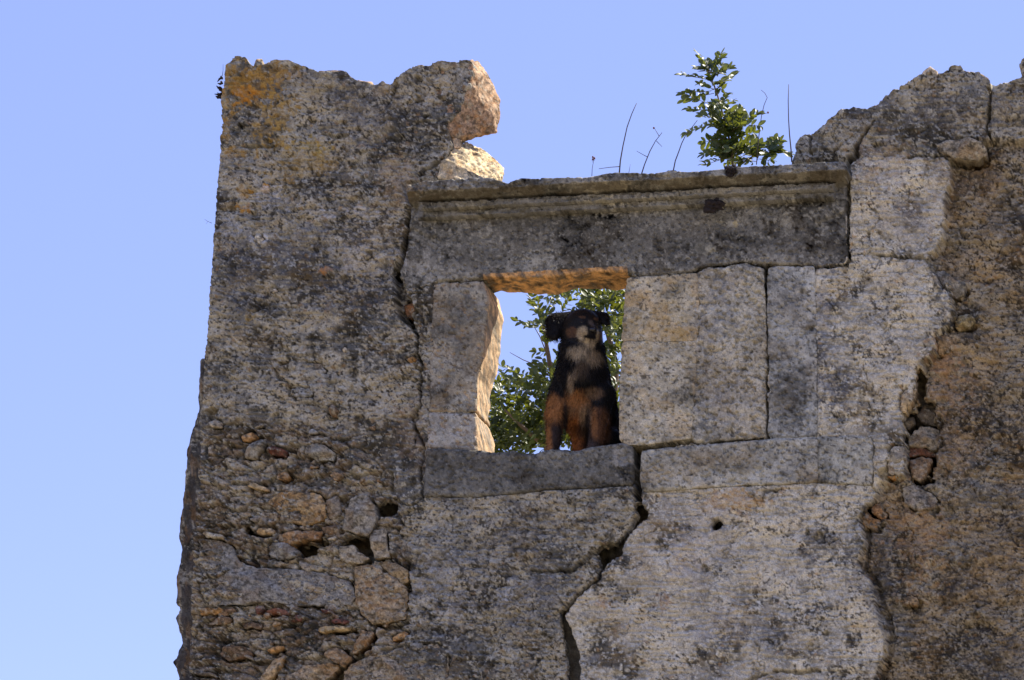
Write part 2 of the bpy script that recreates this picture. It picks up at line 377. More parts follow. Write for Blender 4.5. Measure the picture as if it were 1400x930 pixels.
S(A6, [(1105, 300), (1180, 300), (1268, 345), (1268, 400), (1225, 432), (1170, 370)], (0.24, 0.19, 0.13), 0.01, 6)
S(A6, [(562, 175), (640, 140), (730, 132), (805, 138), (800, 175), (730, 185), (640, 205), (580, 195)], (0.23, 0.145, 0.08), -0.012, 5, 1.5)
S(A6, [(522, 215), (580, 192), (640, 205), (695, 260), (650, 280), (580, 288), (535, 265)], GREY, 0.0, 7)
S(A6, [(450, 135), (480, 120), (565, 122), (555, 150), (490, 160)], (0.32, 0.25, 0.16), -0.008, 4)
S(A6, [(905, 215), (980, 215), (1000, 245), (1060, 280), (1000, 310), (930, 300), (900, 260)], PALE, -0.008, 5)
S(A6, [(800, 120), (880, 100), (905, 135), (880, 160), (820, 150)], DKB, 0.0, 5)
S(A1, [(525, 505), (545, 497), (625, 522), (620, 557), (570, 550), (528, 540)], RED, 0.0, 3)
S(A1, [(395, 545), (415, 505), (460, 475), (510, 468), (480, 520), (460, 565), (400, 562)], (0.22, 0.21, 0.19), -0.008, 5)
S(A1, [(720, 505), (760, 485), (820, 495), (880, 540), (870, 580), (780, 575), (720, 545)], (0.2, 0.195, 0.18), -0.008, 6)
S(A1, [(515, 800), (560, 755), (650, 735), (800, 752), (828, 800), (826, 870), (740, 920), (660, 905), (600, 870), (545, 815)], (0.25, 0.18, 0.105), -0.014, 9, 1.8)
S(A1, [(835, 795), (885, 760), (915, 800), (910, 870), (850, 890), (832, 850)], (0.16, 0.14, 0.12), -0.004, 6)
S(A1, [(410, 715), (440, 692), (530, 730), (530, 745), (470, 735)], (0.30, 0.23, 0.14), -0.006, 3)
S(A1, [(840, 310), (870, 275), (905, 315), (880, 345), (850, 345)], DKB, -0.004, 4)
S(A1, [(380, 450), (440, 425), (470, 450), (430, 480), (390, 475)], OCH, -0.002, 4)
S(A1, [(575, 650), (620, 632), (640, 660), (610, 685), (572, 680)], OCH, -0.004, 4)
S(A1, [(205, 375), (240, 365), (295, 378), (285, 405), (230, 400)], PALE, -0.008, 4)
S(A1, [(560, 75), (640, 55), (800, 60), (825, 100), (810, 150), (790, 190), (700, 195), (640, 180), (590, 140)], (0.22, 0.215, 0.205), -0.002, 8, 0.8)
S(A1, [(640, 190), (760, 200), (765, 230), (690, 245), (645, 235)], (0.24, 0.24, 0.24), -0.003, 5)
S(A6, [(160, 550), (285, 548), (290, 575), (165, 580)], OCH, -0.006, 3)
S(A6, [(290, 550), (350, 548), (360, 566), (300, 572)], (0.2, 0.13, 0.08), -0.003, 3)
S(A6, [(455, 540), (500, 535), (500, 575), (460, 580)], RED, -0.002, 3)
S(A6, [(515, 560), (590, 548), (650, 568), (640, 580), (520, 585)], (0.15, 0.075, 0.055), -0.004, 3)
S(A6, [(640, 605), (690, 580), (720, 590), (700, 620), (650, 622)], RED, 0.002, 3)
S(A6, [(790, 540), (830, 545), (910, 590), (895, 598), (810, 560)], RED, 0.002, 3)
S(A6, [(850, 612), (890, 598), (965, 608), (950, 628), (880, 630)], RED, 0.003, 3)
S(A6, [(785, 655), (850, 640), (975, 638), (970, 660), (880, 672), (800, 676)], (0.34, 0.265, 0.16), -0.012, 4)
S(A6, [(380, 630), (430, 620), (490, 630), (480, 650), (400, 655)], DKB, -0.006, 4)
S(A6, [(200, 625), (260, 595), (335, 595), (330, 630), (220, 640)], DKB, -0.004, 4)
S(A6, [(258, 785), (300, 750), (400, 745), (440, 780), (420, 812), (300, 818)], DKB, -0.002, 6)
S(A6, [(818, 795), (850, 758), (890, 755), (968, 805), (925, 855), (880, 830)], (0.24, 0.165, 0.10), -0.014, 6, 1.5)
S(A6, [(480, 930), (510, 870), (560, 810), (610, 795), (600, 840), (560, 900), (530, 940)], (0.31, 0.23, 0.14), -0.004, 5)
S(A6, [(620, 900), (720, 850), (890, 840), (895, 870), (830, 930), (790, 1000), (600, 1000)], (0.25, 0.20, 0.145), -0.012, 8, 1.6)
S(A6, [(920, 900), (950, 850), (1010, 815), (1100, 790), (1250, 745), (1420, 735), (1480, 800), (1480, 1030), (930, 1030)], (0.23, 0.20, 0.165), -0.01, 10, 1.6)
S(A6, [(1180, 700), (1240, 672), (1270, 680), (1255, 710), (1190, 725)], OCH, -0.003, 4)
S(A6, [(1010, 660), (1080, 672), (1085, 700), (1020, 770), (960, 795), (990, 730)], (0.24, 0.165, 0.10), -0.006, 6, 1.6)
S(A6, [(1270, 745), (1340, 720), (1345, 760), (1290, 770)], GREY, -0.012, 4)
S(A6, [(510, 770), (600, 742), (620, 752), (540, 785)], OCH, -0.005, 3)
S(A6, [(170, 150), (200, 142), (300, 168), (290, 182), (200, 170)], (0.27, 0.25, 0.21), -0.01, 3)
S(A6, [(105, 890), (170, 878), (235, 893), (260, 912), (180, 905)], (0.1, 0.085, 0.07), 0.0, 3)
S(A5, [(735, 455), (800, 395), (850, 392), (905, 410), (920, 470), (895, 522), (810, 508), (740, 498)], (0.22, 0.195, 0.16), 0.085, 7, 1.4)
S(A5, [(790, 330), (830, 270), (880, 280), (915, 360), (890, 392), (810, 380)], (0.12, 0.105, 0.09), 0.13, 6, 1.5)
S(A5, [(736, 505), (810, 512), (892, 535), (890, 556), (800, 556), (738, 558)], (0.15, 0.075, 0.05), 0.11, 3)
S(A5, [(745, 570), (800, 560), (868, 560), (862, 610), (835, 660), (800, 692), (765, 665), (750, 620)], (0.20, 0.15, 0.105), 0.075, 7, 1.3)
S(A5, [(720, 345), (770, 338), (775, 380), (740, 420), (722, 410)], (0.2, 0.175, 0.145), 0.12, 5)
S(A5, [(700, 230), (740, 185), (785, 190), (770, 250), (715, 330), (702, 300)], (0.31, 0.25, 0.175), -0.012, 7)
S(A5, [(630, 560), (660, 500), (720, 500), (728, 560), (720, 620), (650, 650), (632, 640)], PALE, -0.012, 6)
S(A5, [(625, 660), (720, 630), (725, 655), (660, 680)], OCH, 0.03, 4)
S(A5, [(705, 720), (760, 700), (850, 740), (895, 780), (880, 830), (800, 850), (720, 800)], (0.20, 0.18, 0.155), 0.05, 8, 1.4)
S(A5, [(490, 880), (530, 840), (545, 870), (600, 900), (580, 940), (500, 930)], (0.27, 0.18, 0.10), 0.05, 5)
S(A5, [(545, 800), (580, 785), (630, 880), (600, 895), (545, 850)], (0.2, 0.12, 0.065), 0.055, 4)
S((1050, 280), [(985, 610), (1010, 580), (1060, 575), (1095, 600), (1070, 640), (1000, 660)], (0.18, 0.15, 0.09), 0.025, 6)
S((1050, 280), [(870, 340), (930, 345), (1000, 400), (1050, 420), (1030, 480), (980, 490), (930, 440)], (0.17, 0.165, 0.16), 0.03, 5, 1.4)
S((1050, 280), [(890, 700), (950, 690), (1000, 720), (960, 780), (900, 790)], (0.22, 0.16, 0.10), 0.03, 6)
S((1050, 60), [(885, 525), (950, 500), (1060, 495), (1150, 530), (1155, 590), (1100, 612), (1000, 600), (920, 570)], (0.21, 0.185, 0.15), -0.035, 9, 1.2)
S((1050, 690), [(690, 500), (740, 478), (795, 500), (790, 525), (720, 530)], (0.2, 0.15, 0.10), 0.032, 5)
S((540, 380), [(45, 140), (110, 135), (115, 170), (80, 215), (50, 190)], (0.2, 0.11, 0.065), 0.05, 5)
S((540, 380), [(60, 425), (90, 410), (112, 420), (80, 452)], OCH, -0.006, 3)
S((230, 280), [(1030, 260), (1060, 250), (1075, 275), (1045, 290)], PALE, -0.012, 3)
S((230, 280), [(450, 165), (480, 150), (510, 180), (480, 205)], (0.42, 0.41, 0.39), -0.008, 3)
S((230, 280), [(915, 765), (940, 755), (955, 775), (930, 785)], (0.42, 0.38, 0.32), -0.01, 3)
S((230, 280), [(540, 450), (565, 438), (580, 455), (550, 468)], (0.38, 0.36, 0.32), -0.008, 3)

# ------------------------------------------------------------------ colour of the stone (albedo, linear)
BLOBS = [  # stains with a shape of their own: u, v, ru, rv, colour, strength
    # orange and yellow lichen on the upper left corner
    (340, 120, 34, 26, (0.33, 0.19, 0.045), .8), (375, 100, 30, 16, (0.30, 0.18, 0.05), .7), (335, 128, 18, 12, (0.38, 0.17, 0.03), .9), (375, 165, 26, 34, (0.31, 0.20, 0.06), .75), (318, 100, 14, 18, (0.27, 0.17, 0.05), .7),
    (425, 200, 24, 12, (0.34, 0.24, 0.07), .75), (405, 225, 30, 18, (0.30, 0.21, 0.08), .5), (318, 208, 20, 9, (0.30, 0.18, 0.05), .7), (306, 170, 8, 26, (0.28, 0.17, 0.05), .6), (332, 262, 9, 9, (0.34, 0.19, 0.04), .8),
    (364, 257, 6, 9, (0.37, 0.19, 0.03), .85), (330, 284, 11, 7, (0.36, 0.18, 0.03), .85), (447, 228, 14, 10, (0.30, 0.2, 0.07), .5), (392, 245, 10, 8, (0.31, 0.2, 0.07), .6), (340, 435, 12, 8, (0.31, 0.22, 0.08), .5), (523, 125, 16, 9, (0.28, 0.18, 0.06), .5), (352, 310, 9, 5, (.3, .2, .07), .4),
    # dark lichen
    (500, 150, 50, 36, (0.085, 0.082, 0.08), .55), (455, 120, 40, 18, (0.09, 0.085, 0.08), .4), (560, 105, 30, 18, (0.1, 0.095, 0.085), .4), (315, 222, 14, 9, (0.08, 0.085, 0.085), .6), (480, 395, 60, 26, (0.10, 0.10, 0.105), .45),
    (330, 370, 30, 60, (0.11, 0.11, 0.115), .4), (400, 330, 60, 30, (0.12, 0.115, 0.11), .35), (1290, 150, 40, 24, (0.085, 0.08, 0.075), .6), (1375, 150, 30, 34, (0.10, 0.09, 0.075), .5), (1180, 170, 50, 20, (.12, .11, .1), .3),
    (1120, 750, 34, 26, (0.05, 0.045, 0.04), .55), (1130, 730, 10, 10, (0.03, 0.027, 0.025), .8), (1115, 840, 22, 12, (.06, .055, .05), .5), (1165, 875, 10, 10, (.04, .036, .033), .7), (1060, 870, 40, 20, (.12, .11, .1), .4), (1000, 860, 26, 18, (.13, .12, .11), .4),
    (720, 720, 50, 28, (.14, .13, .115), .45), (640, 760, 60, 40, (.17, .165, .155), .3), (745, 800, 34, 30, (.15, .145, .14), .4), (700, 830, 40, 30, (.14, .13, .12), .35), (600, 900, 60, 30, (.15, .145, .13), .35),
    (1375, 900, 60, 40, (.10, .085, .07), .4), (1360, 720, 50, 40, (.10, .085, .07), .4), (1300, 800, 18, 14, (.08, .07, .06), .5), (1340, 860, 10, 8, (.05, .04, .035), .6), (1205, 770, 18, 60, (.10, .09, .08), .5),
    # ochre stains on the brown face and below the band
    (1300, 520, 34, 34, (.32, .21, .115), .5), (1290, 490, 22, 22, (.31, .18, .085), .55), (1255, 740, 30, 60, (.29, .18, .09), .45), (1010, 685, 30, 16, (.36, .22, .09), .6), (970, 690, 14, 10, (.3, .19, .09), .4), (1270, 630, 30, 20, (.30, .2, .11), .4), (1230, 700, 30, 30, (.29, .19, .10), .45),
    (1310, 600, 26, 40, (.27, .2, .13), .4), (880, 760, 22, 26, (.31, .24, .15), .4), (828, 825, 10, 8, (.33, .2, .09), .6), (910, 825, 10, 12, (.29, .18, .1), .5), (900, 720, 26, 14, (.31, .25, .16), .4), (560, 590, 20, 40, (.28, .2, .13), .3), (448, 372, 8, 8, (.36, .19, .09), .8), (545, 245, 26, 30, (.31, .23, .15), .4),
    (1210, 215, 30, 22, (.3, .22, .14), .35), (1320, 240, 40, 30, (.26, .19, .12), .4), (1190, 250, 16, 14, (.3, .22, .14), .3), (1240, 300, 30, 40, (.34, .3, .25), .3), (1075, 300, 6, 8, (.3, .24, .15), .2),
    # pale lichen
    (372, 262, 14, 10, (.46, .44, .41), .6), (355, 326, 12, 8, (.46, .45, .43), .7), (315, 310, 20, 10, (.36, .36, .36), .5), (445, 295, 14, 9, (.42, .40, .37), .5), (500, 290, 16, 8, (.44, .41, .36), .5), (380, 275, 30, 10, (.36, .35, .34), .4), (500, 340, 40, 30, (.36, .33, .29), .3),
    (690, 810, 12, 10, (.42, .42, .41), .5), (600, 800, 40, 50, (.36, .35, .33), .3), (970, 740, 50, 40, (.36, .33, .29), .35), (960, 850, 40, 26, (.38, .36, .33), .35), (1140, 800, 30, 12, (.37, .35, .32), .45), (930, 770, 30, 30, (.37, .32, .26), .4),
    # the lintel
    (740, 350, 24, 20, (.36, .35, .325), .6), (735, 325, 12, 8, (.32, .31, .29), .5), (825, 257, 30, 10, (.36, .33, .27), .75), (832, 275, 26, 6, (.38, .355, .30), .75), (838, 290, 22, 8, (.32, .305, .28), .5), (620, 370, 40, 12, (.30, .29, .275), .5), (580, 360, 26, 24, (.31, .30, .285), .5), (970, 340, 14, 9, (.34, .32, .26), .6),
    (1005, 304, 6, 6, (.36, .31, .2), .8), (1028, 300, 16, 12, (.30, .29, .27), .5), (1075, 300, 9, 18, (.33, .32, .29), .5), (1050, 350, 20, 9, (.31, .3, .28), .4), (860, 340, 40, 20, (.24, .235, .22), .3), (720, 300, 70, 40, (.085, .083, .08), .55), (660, 345, 60, 30, (.11, .107, .10), .4), (900, 320, 70, 30, (.11, .108, .105), .5), (1040, 330, 60, 24, (.11, .108, .105), .4),
    (920, 245, 20, 10, (.27, .25, .21), .5), (1110, 240, 20, 8, (.27, .25, .21), .4), (990, 262, 34, 8, (.28, .265, .235), .5), (640, 275, 60, 14, (.14, .13, .105), .5), (1135, 335, 20, 26, (.09, .088, .086), .5), (935, 375, 60, 6, (.27, .24, .19), .3),
    # jamb, sill
    (625, 450, 18, 40, (.13, .128, .12), .45), (650, 430, 14, 40, (.25, .24, .215), .3), (625, 598, 24, 10, (.36, .35, .34), .6), (610, 578, 24, 10, (.15, .15, .15), .4), (650, 650, 70, 24, (.10, .10, .10), .5), (760, 640, 60, 20, (.10, .10, .095), .4), (757, 625, 22, 9, (.23, .22, .2), .5), (852, 625, 14, 16, (.27, .26, .25), .5), (800, 650, 50, 12, (.2, .19, .175), .3),
    # blocks right of the opening, pilaster, band
    (928, 455, 14, 12, (.34, .22, .08), .6), (905, 450, 40, 30, (.32, .25, .14), .4), (870, 440, 20, 20, (.29, .22, .13), .3), (960, 580, 14, 18, (.11, .108, .10), .6), (975, 430, 26, 40, (.19, .188, .19), .5), (1000, 385, 30, 16, (.22, .21, .2), .35), (1000, 545, 40, 30, (.36, .34, .31), .3), (1083, 395, 16, 28, (.11, .115, .125), .55),
    (1060, 400, 10, 30, (.2, .2, .2), .4), (1080, 445, 26, 22, (.33, .32, .3), .5), (1090, 530, 26, 20, (.09, .09, .09), .65), (1060, 550, 20, 22, (.12, .12, .115), .5), (1070, 575, 30, 14, (.15, .15, .145), .4), (1140, 530, 22, 26, (.10, .10, .105), .55), (1128, 430, 10, 60, (.17, .172, .178), .45), (1150, 490, 20, 20, (.3, .29, .27), .3), (1000, 640, 30, 20, (.31, .27, .2), .3), (1065, 640, 34, 20, (.22, .222, .225), .3),
    (910, 640, 40, 24, (.33, .3, .25), .3),
]
def blobs(u, v, c):
    wu = (fbm(u / 14, v / 14, 61, 4) - .5) * 2; wv = (fbm(u / 5, v / 5, 71, 3) - .5) * 2 + .35 * (grit(u, v, 11, 3.3, 2.9)[2] - .5)
    brk = .4 + .6 * sst(.43, .56, fbm(u / 5.5, v / 4.5, 77, 3))
    for bu, bv, ru, rv, k, s in BLOBS:
        m = (np.abs(u - bu) < ru * 2.2) & (np.abs(v - bv) < rv * 2.2)
        if not m.any(): continue
        q = np.hypot((u[m] - bu) / ru, (v[m] - bv) / rv) + wu[m] * 0.9 + wv[m] * 1.0
        f = sst(1.1, 0.75, q) * min(s * 1.12, 1) * brk[m]
        c[m] = mix(c[m], np.array(k) * 1.3, f)
    return c

def grit(u, v, seed, su, sv):
    f1, f2, val = cells(u / su + .9 * fbm(u / 8, v / 8, seed + 400, 2), v / sv + .9 * fbm(u / 8, v / 8, seed + 410, 2), seed)
    return f1, f2, val
SPOTS = [(1118, 745, 34, 24), (1130, 732, 12, 12), (1104, 726, 8, 8), (1112, 835, 26, 16), (1165, 875, 14, 14), (1060, 862, 40, 22), (963, 780, 12, 12), (1085, 700, 30, 12), (480, 395, 60, 24), (345, 415, 40, 16), (420, 400, 30, 20),
         (365, 145, 24, 12), (330, 170, 12, 8), (430, 245, 30, 20), (480, 320, 40, 30), (700, 730, 60, 24), (650, 800, 40, 30), (600, 880, 40, 30), (1095, 530, 18, 10), (1300, 800, 20, 12), (1345, 855, 10, 8), (1370, 705, 30, 14), (440, 620, 40, 26), (420, 590, 40, 14), (1190, 440, 30, 24), (1160, 470, 30, 14), (560, 200, 30, 30), (1230, 740, 14, 40)]
def dens(u, v):
    d = np.zeros(u.shape)
    for a, b, ru, rv in SPOTS: d = np.maximum(d, sst(1.3, .2, np.hypot((u - a) / ru, (v - b) / rv)))
    return d
def col_plaster(u, v):
    wx = u + 8 * (fbm(u / 20, v / 20, 5, 3) - .5); wy = v + 8 * (fbm(u / 20, v / 20, 9, 3) - .5)
    big = fbm(wx / 70, wy / 60, 21, 4)
    mid = fbm(wx / 16, wy / 14, 25, 4)
    fin = fbm(wx / 2.8, wy / 2.5, 31, 3)
    g1 = grit(u, v, 11, 3.3, 2.9)[2]; g2 = grit(u, v, 13, 6.5, 5.2)[2]; g3 = grit(u, v, 17, 14, 10)[2]
    amp = lerp(.35, 1.25, sst(.36, .62, fbm(u / 75, v / 60, 23, 3)))
    md2 = fbm(wx / 8, wy / 7, 27, 4)
    t = np.clip(0.52 + 2.4 * (big - .5) + 1.0 * (mid - .5) + .7 * (md2 - .5) + amp * (.9 * (fin - .5) + .24 * (g1 - .5) + .12 * (g2 - .5) + .12 * (g3 - .5)), 0, 1)
    t = np.clip(.5 + 1.55 * (t - .5), 0, 1)
    c = lerp(np.array([.085, .079, .07]), np.array([.60, .545, .45]), t[..., None])
    warm = sst(.46, .68, fbm(u / 24, v / 20, 41, 4) + .12 * (g2 - .5)); c = mix(c, (.40, .30, .19), warm * .28)
    cool = sst(.5, .68, fbm(u / 30, v / 26, 45, 4)); c = mix(c, (.26, .262, .27), cool * .55)
    # gravel in the mortar
    f1, f2, val = cells(wx / 7.5, wy / 6.2, 3)
    peb = sst(.46, .34, f1) * (val > .78)
    vals = np.array([[.46, .43, .38], [.30, .29, .28], [.38, .26, .16], [.58, .56, .52], [.2, .19, .185]])
    pc = vals[(val * 977 % 5).astype(int)]
    c = c * (1 - (peb * .65)[..., None]) + pc * (peb * .65)[..., None]
    # black lichen specks and white specks, each with its own shape
    b = sst(.66, .685, fbm(wx / 3.4, wy / 2.9, 51, 3) + .16 * (big - .5) + .12 * (md2 - .5) + .03 * (amp - .8) + .20 * dens(u, v))
    c = mix(c, (.05, .045, .04), b * .85)
    w = sst(.655, .69, fbm(wx / 3.8, wy / 3.3, 57, 3) + .14 * (mid - .5))
    c = mix(c, (.62, .60, .56), w * .75)
    return c * np.array([.95, .925, .81])
def col_wall(u, v):
    c = col_plaster(u, v)
    ru = u + 18 * (fbm(u / 13, v / 13, 261, 4) - .5) + 6 * (fbm(u / 3.5, v / 3.5, 263, 2) - .5); rv = v + 18 * (fbm(u / 13, v / 13, 265, 4) - .5) + 6 * (fbm(u / 3.5, v / 3.5, 267, 2) - .5)
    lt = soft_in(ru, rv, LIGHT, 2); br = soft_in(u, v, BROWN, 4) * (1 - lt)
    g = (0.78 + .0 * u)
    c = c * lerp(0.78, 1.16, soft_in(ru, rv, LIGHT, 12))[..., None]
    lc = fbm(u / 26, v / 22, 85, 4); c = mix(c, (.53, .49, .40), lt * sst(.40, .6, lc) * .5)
    st = sst(.67, .71, fbm(u / 22, v / 2.6, 83, 2) + .16 * (fbm(u / 60, v / 60, 84, 2) - .5))
    bt = sst(.35, .6, fbm(u / 45, v / 40, 81, 4))
    bc = c * lerp(np.array([.92, .79, .63]), np.array([.84, .79, .72]), bt[..., None])
    bc = mix(bc, (.06, .048, .038), st * .3)
    c = c * (1 - br[..., None]) + bc * br[..., None]
    low = sst(.45, .6, fbm(u / 9, v / 4, 87, 3)) * soft_in(u, v, RUBBLE, 20)
    c = mix(c, (.30, .21, .13), low * .35)
    return blobs(u, v, c)
def col_dressed(base, warm=0.2, contrast=1.0, lich=1.0):
    base = np.array(base)
    def f(u, v):
        a = fbm(u / 40, v / 30, 101, 4); b = fbm(u / 9, v / 8, 105, 4); k = fbm(u / 3, v / 3, 109, 2)
        t = 1 + contrast * (1.9 * (a - .5) + 1.2 * (b - .5) + .7 * (k - .5))
        c = base * 1.4 * (t + .2 * (grit(u, v, 11, 3.1, 2.9)[2] - .5))[..., None]
        c = mix(c, 1.4 * base * np.array([1.25, 1.0, .7]), sst(.45, .65, fbm(u / 30, v / 24, 113, 4)) * warm)
        w = sst(.62, .72, fbm(u / 5, v / 5, 117, 3) + .25 * (a - .5)); c = mix(c, (.48, .465, .43), w * .5 * lich)
        d = sst(.67, .71, fbm(u / 4, v / 3.4, 119, 3)); c = mix(c, (.06, .055, .05), d * .75)
        return blobs(u, v, c) * np.array([.97, .945, .835])
    return f
def col_stone(base):
    base = np.array(base)
    def f(u, v):
        s = int(base.sum() * 1000) % 50
        a = fbm(u / 12, v / 7, 121 + s, 4); k = fbm(u / 3, v / 2.4, 109 + s, 3)
        c = 1.3 * base * np.clip(1 + 1.5 * (a - .5) + 1.0 * (k - .5) + .4 * (grit(u, v, 11, 4, 3)[2] - .5), .25, 2)[..., None]
        c = mix(c, base * np.array([1.2, .9, .6]), sst(.5, .7, fbm(u / 14, v / 10, 133 + s, 3)) * .5)
        w = sst(.60, .70, fbm(u / 5, v / 4, 117 + s, 3)); c = mix(c, (.38, .36, .32), w * .55)
        d = sst(.62, .70, fbm(u / 4, v / 3.4, 119 + s, 3)); c = mix(c, (.05, .045, .04), d * .7)
        return c * np.array([1.0, .95, .80])
    return f

# ------------------------------------------------------------------ relief
def crack_warp(u, v):
    return (u + 6 * (fbm(u / 9, v / 9, 241, 3) - .5) + 2 * (fbm(u / 3.2, v / 3.2, 243, 2) - .5), v + 6 * (fbm(u / 9, v / 9, 245, 3) - .5) + 2 * (fbm(u / 3.2, v / 3.2, 247, 2) - .5))
def open_gap(u, v, k):
    """where the wall is broken right through its face into the hollow behind"""
    cw, cv = crack_warp(u, v); m = np.zeros(u.shape, bool)
    for pts, wd_, dep in CRACKS:
        if dep >= .2:
            D, Wd = seg_dist(cw, cv, pts, 16, False, wd_); m |= (D < Wd * 1.05 * k + (k - 1) * 3) & (v > 684) & (v < 978)
    for hu, hv, ru, rv, dep in HOLES:
        if dep >= .2:
            q = np.hypot((cw - hu) / ru, (cv - hv) / rv) + .5 * (fbm(u / 7, v / 7, 251, 2) - .5); m |= q < .92 * k
    return m
def lip(u, v): return open_gap(u, v, 1.35)
def h_wall(u, v):
    wx = u + 7 * (fbm(u / 18, v / 18, 5, 3) - .5); wy = v + 7 * (fbm(u / 18, v / 18, 9, 3) - .5)
    ru = u + 18 * (fbm(u / 13, v / 13, 261, 4) - .5) + 6 * (fbm(u / 3.5, v / 3.5, 263, 2) - .5); rv = v + 18 * (fbm(u / 13, v / 13, 265, 4) - .5) + 6 * (fbm(u / 3.5, v / 3.5, 267, 2) - .5)
    lt = soft_in(ru, rv, LIGHT, 1.2); br = soft_in(wx, wy, BROWN, 3) * (1 - lt); rb = soft_in(wx, wy, RUBBLE, 14)
    h = .045 * (fbm(u / 130, v / 130, 200, 3) - .5) + .034 * (fbm(wx / 40, wy / 34, 203, 4) - .5)
    rough = lerp(.85, 0.6, lt) + .45 * rb
    h += rough * (.012 * (fbm(wx / 13, wy / 11, 207, 3) - .5) + .003 * (fbm(wx / 5, wy / 4.4, 211, 3) - .5))
    g1 = grit(u, v, 11, 3.3, 2.9)[2]; gf, ge, g2 = grit(u, v, 13, 6.5, 5.2); g3 = grit(u, v, 17, 14, 10)[2]
    h += rough * (.0025 * (g1 - .5) + .0035 * (g2 - .5) + .003 * (g3 - .5) - .003 * sst(.14, .02, ge))
    f1, f2, val = cells(wx / 7.5, wy / 6.2, 3)
    h += rough * .004 * (sst(.5, .1, f1) * (val > .7))
    pit = sst(.61, .68, fbm(wx / 6, wy / 4.6, 215, 3) + .07 * dens(u, v) + .14 * (fbm(u / 60, v / 60, 219, 2) - .5))
    h -= pit * .008 * rough
    big = sst(.64, .72, fbm(wx / 15, wy / 10, 221, 3)); h -= big * .022 * (rough - .3)
    h -= br * .06
    h += br * (.06 * (fbm(u / 36, v / 26, 225, 4) - .5) + .016 * (fbm(u / 9, v / 7, 227, 3) - .5))
    lines = sst(.66, .70, fbm(u / 22, v / 2.6, 83, 2) + .16 * (fbm(u / 60, v / 60, 84, 2) - .5)) * br; h -= lines * .006
    ll = sst(.64, .68, fbm(u / 30, v / 3.0, 231, 2)) * (1 - br) * (1 - rb); h -= ll * .008
    # bedded courses in the rubble zone
    f1, f2, val = cells(wx / 34, wy / 13, 7)
    h += rb * (.030 * (val - .5) - .022 * sst(.16, .03, f2) - .012)
    f1, f2, val = cells(wx / 58 + .8 * fbm(u / 20, v / 20, 271, 3), wy / 46 + .8 * fbm(u / 20, v / 20, 275, 3), 9)
    h -= .016 * sst(.030, .008, f2) * sst(.5, .58, fbm(u / 50, v / 50, 281, 2)) * (1 - rb)
    # the pale plaster's broken edge stands proud
    h += lt * .006
    cw, cv = crack_warp(u, v)
    for pts, wd_, dep in CRACKS:
        D, Wd = seg_dist(cw, cv, pts, 16, False, wd_)
        if dep >= .2: dep = np.where((v > 684) & (v < 978), .02, dep)
        h -= dep * sst(Wd * 1.15 + .7, Wd * .95 - .5, D)
    for hu, hv, ru, rv, dep in HOLES:
        q = np.hypot((cw - hu) / ru, (cv - hv) / rv) + .5 * (fbm(u / 7, v / 7, 251, 2) - .5)
        h -= (.02 if dep >= .2 else dep) * sst(1.08, .9, q)
    # open beds round the rubble stones
    for poly, colr, y, r, rg_ in STONES_Z:
        D = seg_dist(cw, cv, poly, 8, True)
        h -= .035 * sst(3.2, 1.0, D) * (D < 4) * sst(.40, .52, fbm(u / 16, v / 12, 291, 2))
    # bed for the dressed frame stones
    for P in FRAME:
        s_ = np.where(inside(u, v, P), 1.0, -1.0) * np.minimum(seg_dist(u, v, P, 9, True), 8)
        m = sst(2.0, 4.5, s_); h = h * (1 - m) + np.minimum(h, -.11) * m
        m = sst(-2.5, .5, s_) * (1 - m); h = h * (1 - m) + np.minimum(h, -.012) * m
    return np.maximum(h, -.24)

def clean_mask(m):
    for _ in range(2):
        p = np.pad(m, 1)
        nb = p[:-2, 1:-1].astype(int) + p[2:, 1:-1] + p[1:-1, :-2] + p[1:-1, 2:]
        m = (m & (nb >= 2)) | (nb >= 4)
    # keep the largest connected piece
    lab = np.where(m, np.arange(m.size).reshape(m.shape) + 1, 0)
    for _ in range(4000):
        q = np.pad(lab, 1)
        n_ = np.maximum.reduce([lab, q[:-2, 1:-1], q[2:, 1:-1], q[1:-1, :-2], q[1:-1, 2:]]) * m
        for ax in (0, 1):       # sweeps speed the flood up
            for rev in (False, True):
                a = np.flip(n_, ax) if rev else n_
                mm = np.flip(m, ax) if rev else m
                a = np.moveaxis(a, ax, 0).copy(); mm2 = np.moveaxis(mm, ax, 0)
                for i in range(1, len(a)): a[i] = np.where(mm2[i], np.maximum(a[i], a[i - 1]), 0)
                a = np.moveaxis(a, 0, ax); n_ = np.flip(a, ax) if rev else a
        if (n_ == lab).all(): break
        lab = n_
    ids, cnt = np.unique(lab[lab > 0], return_counts=True)
    return lab == ids[cnt.argmax()]

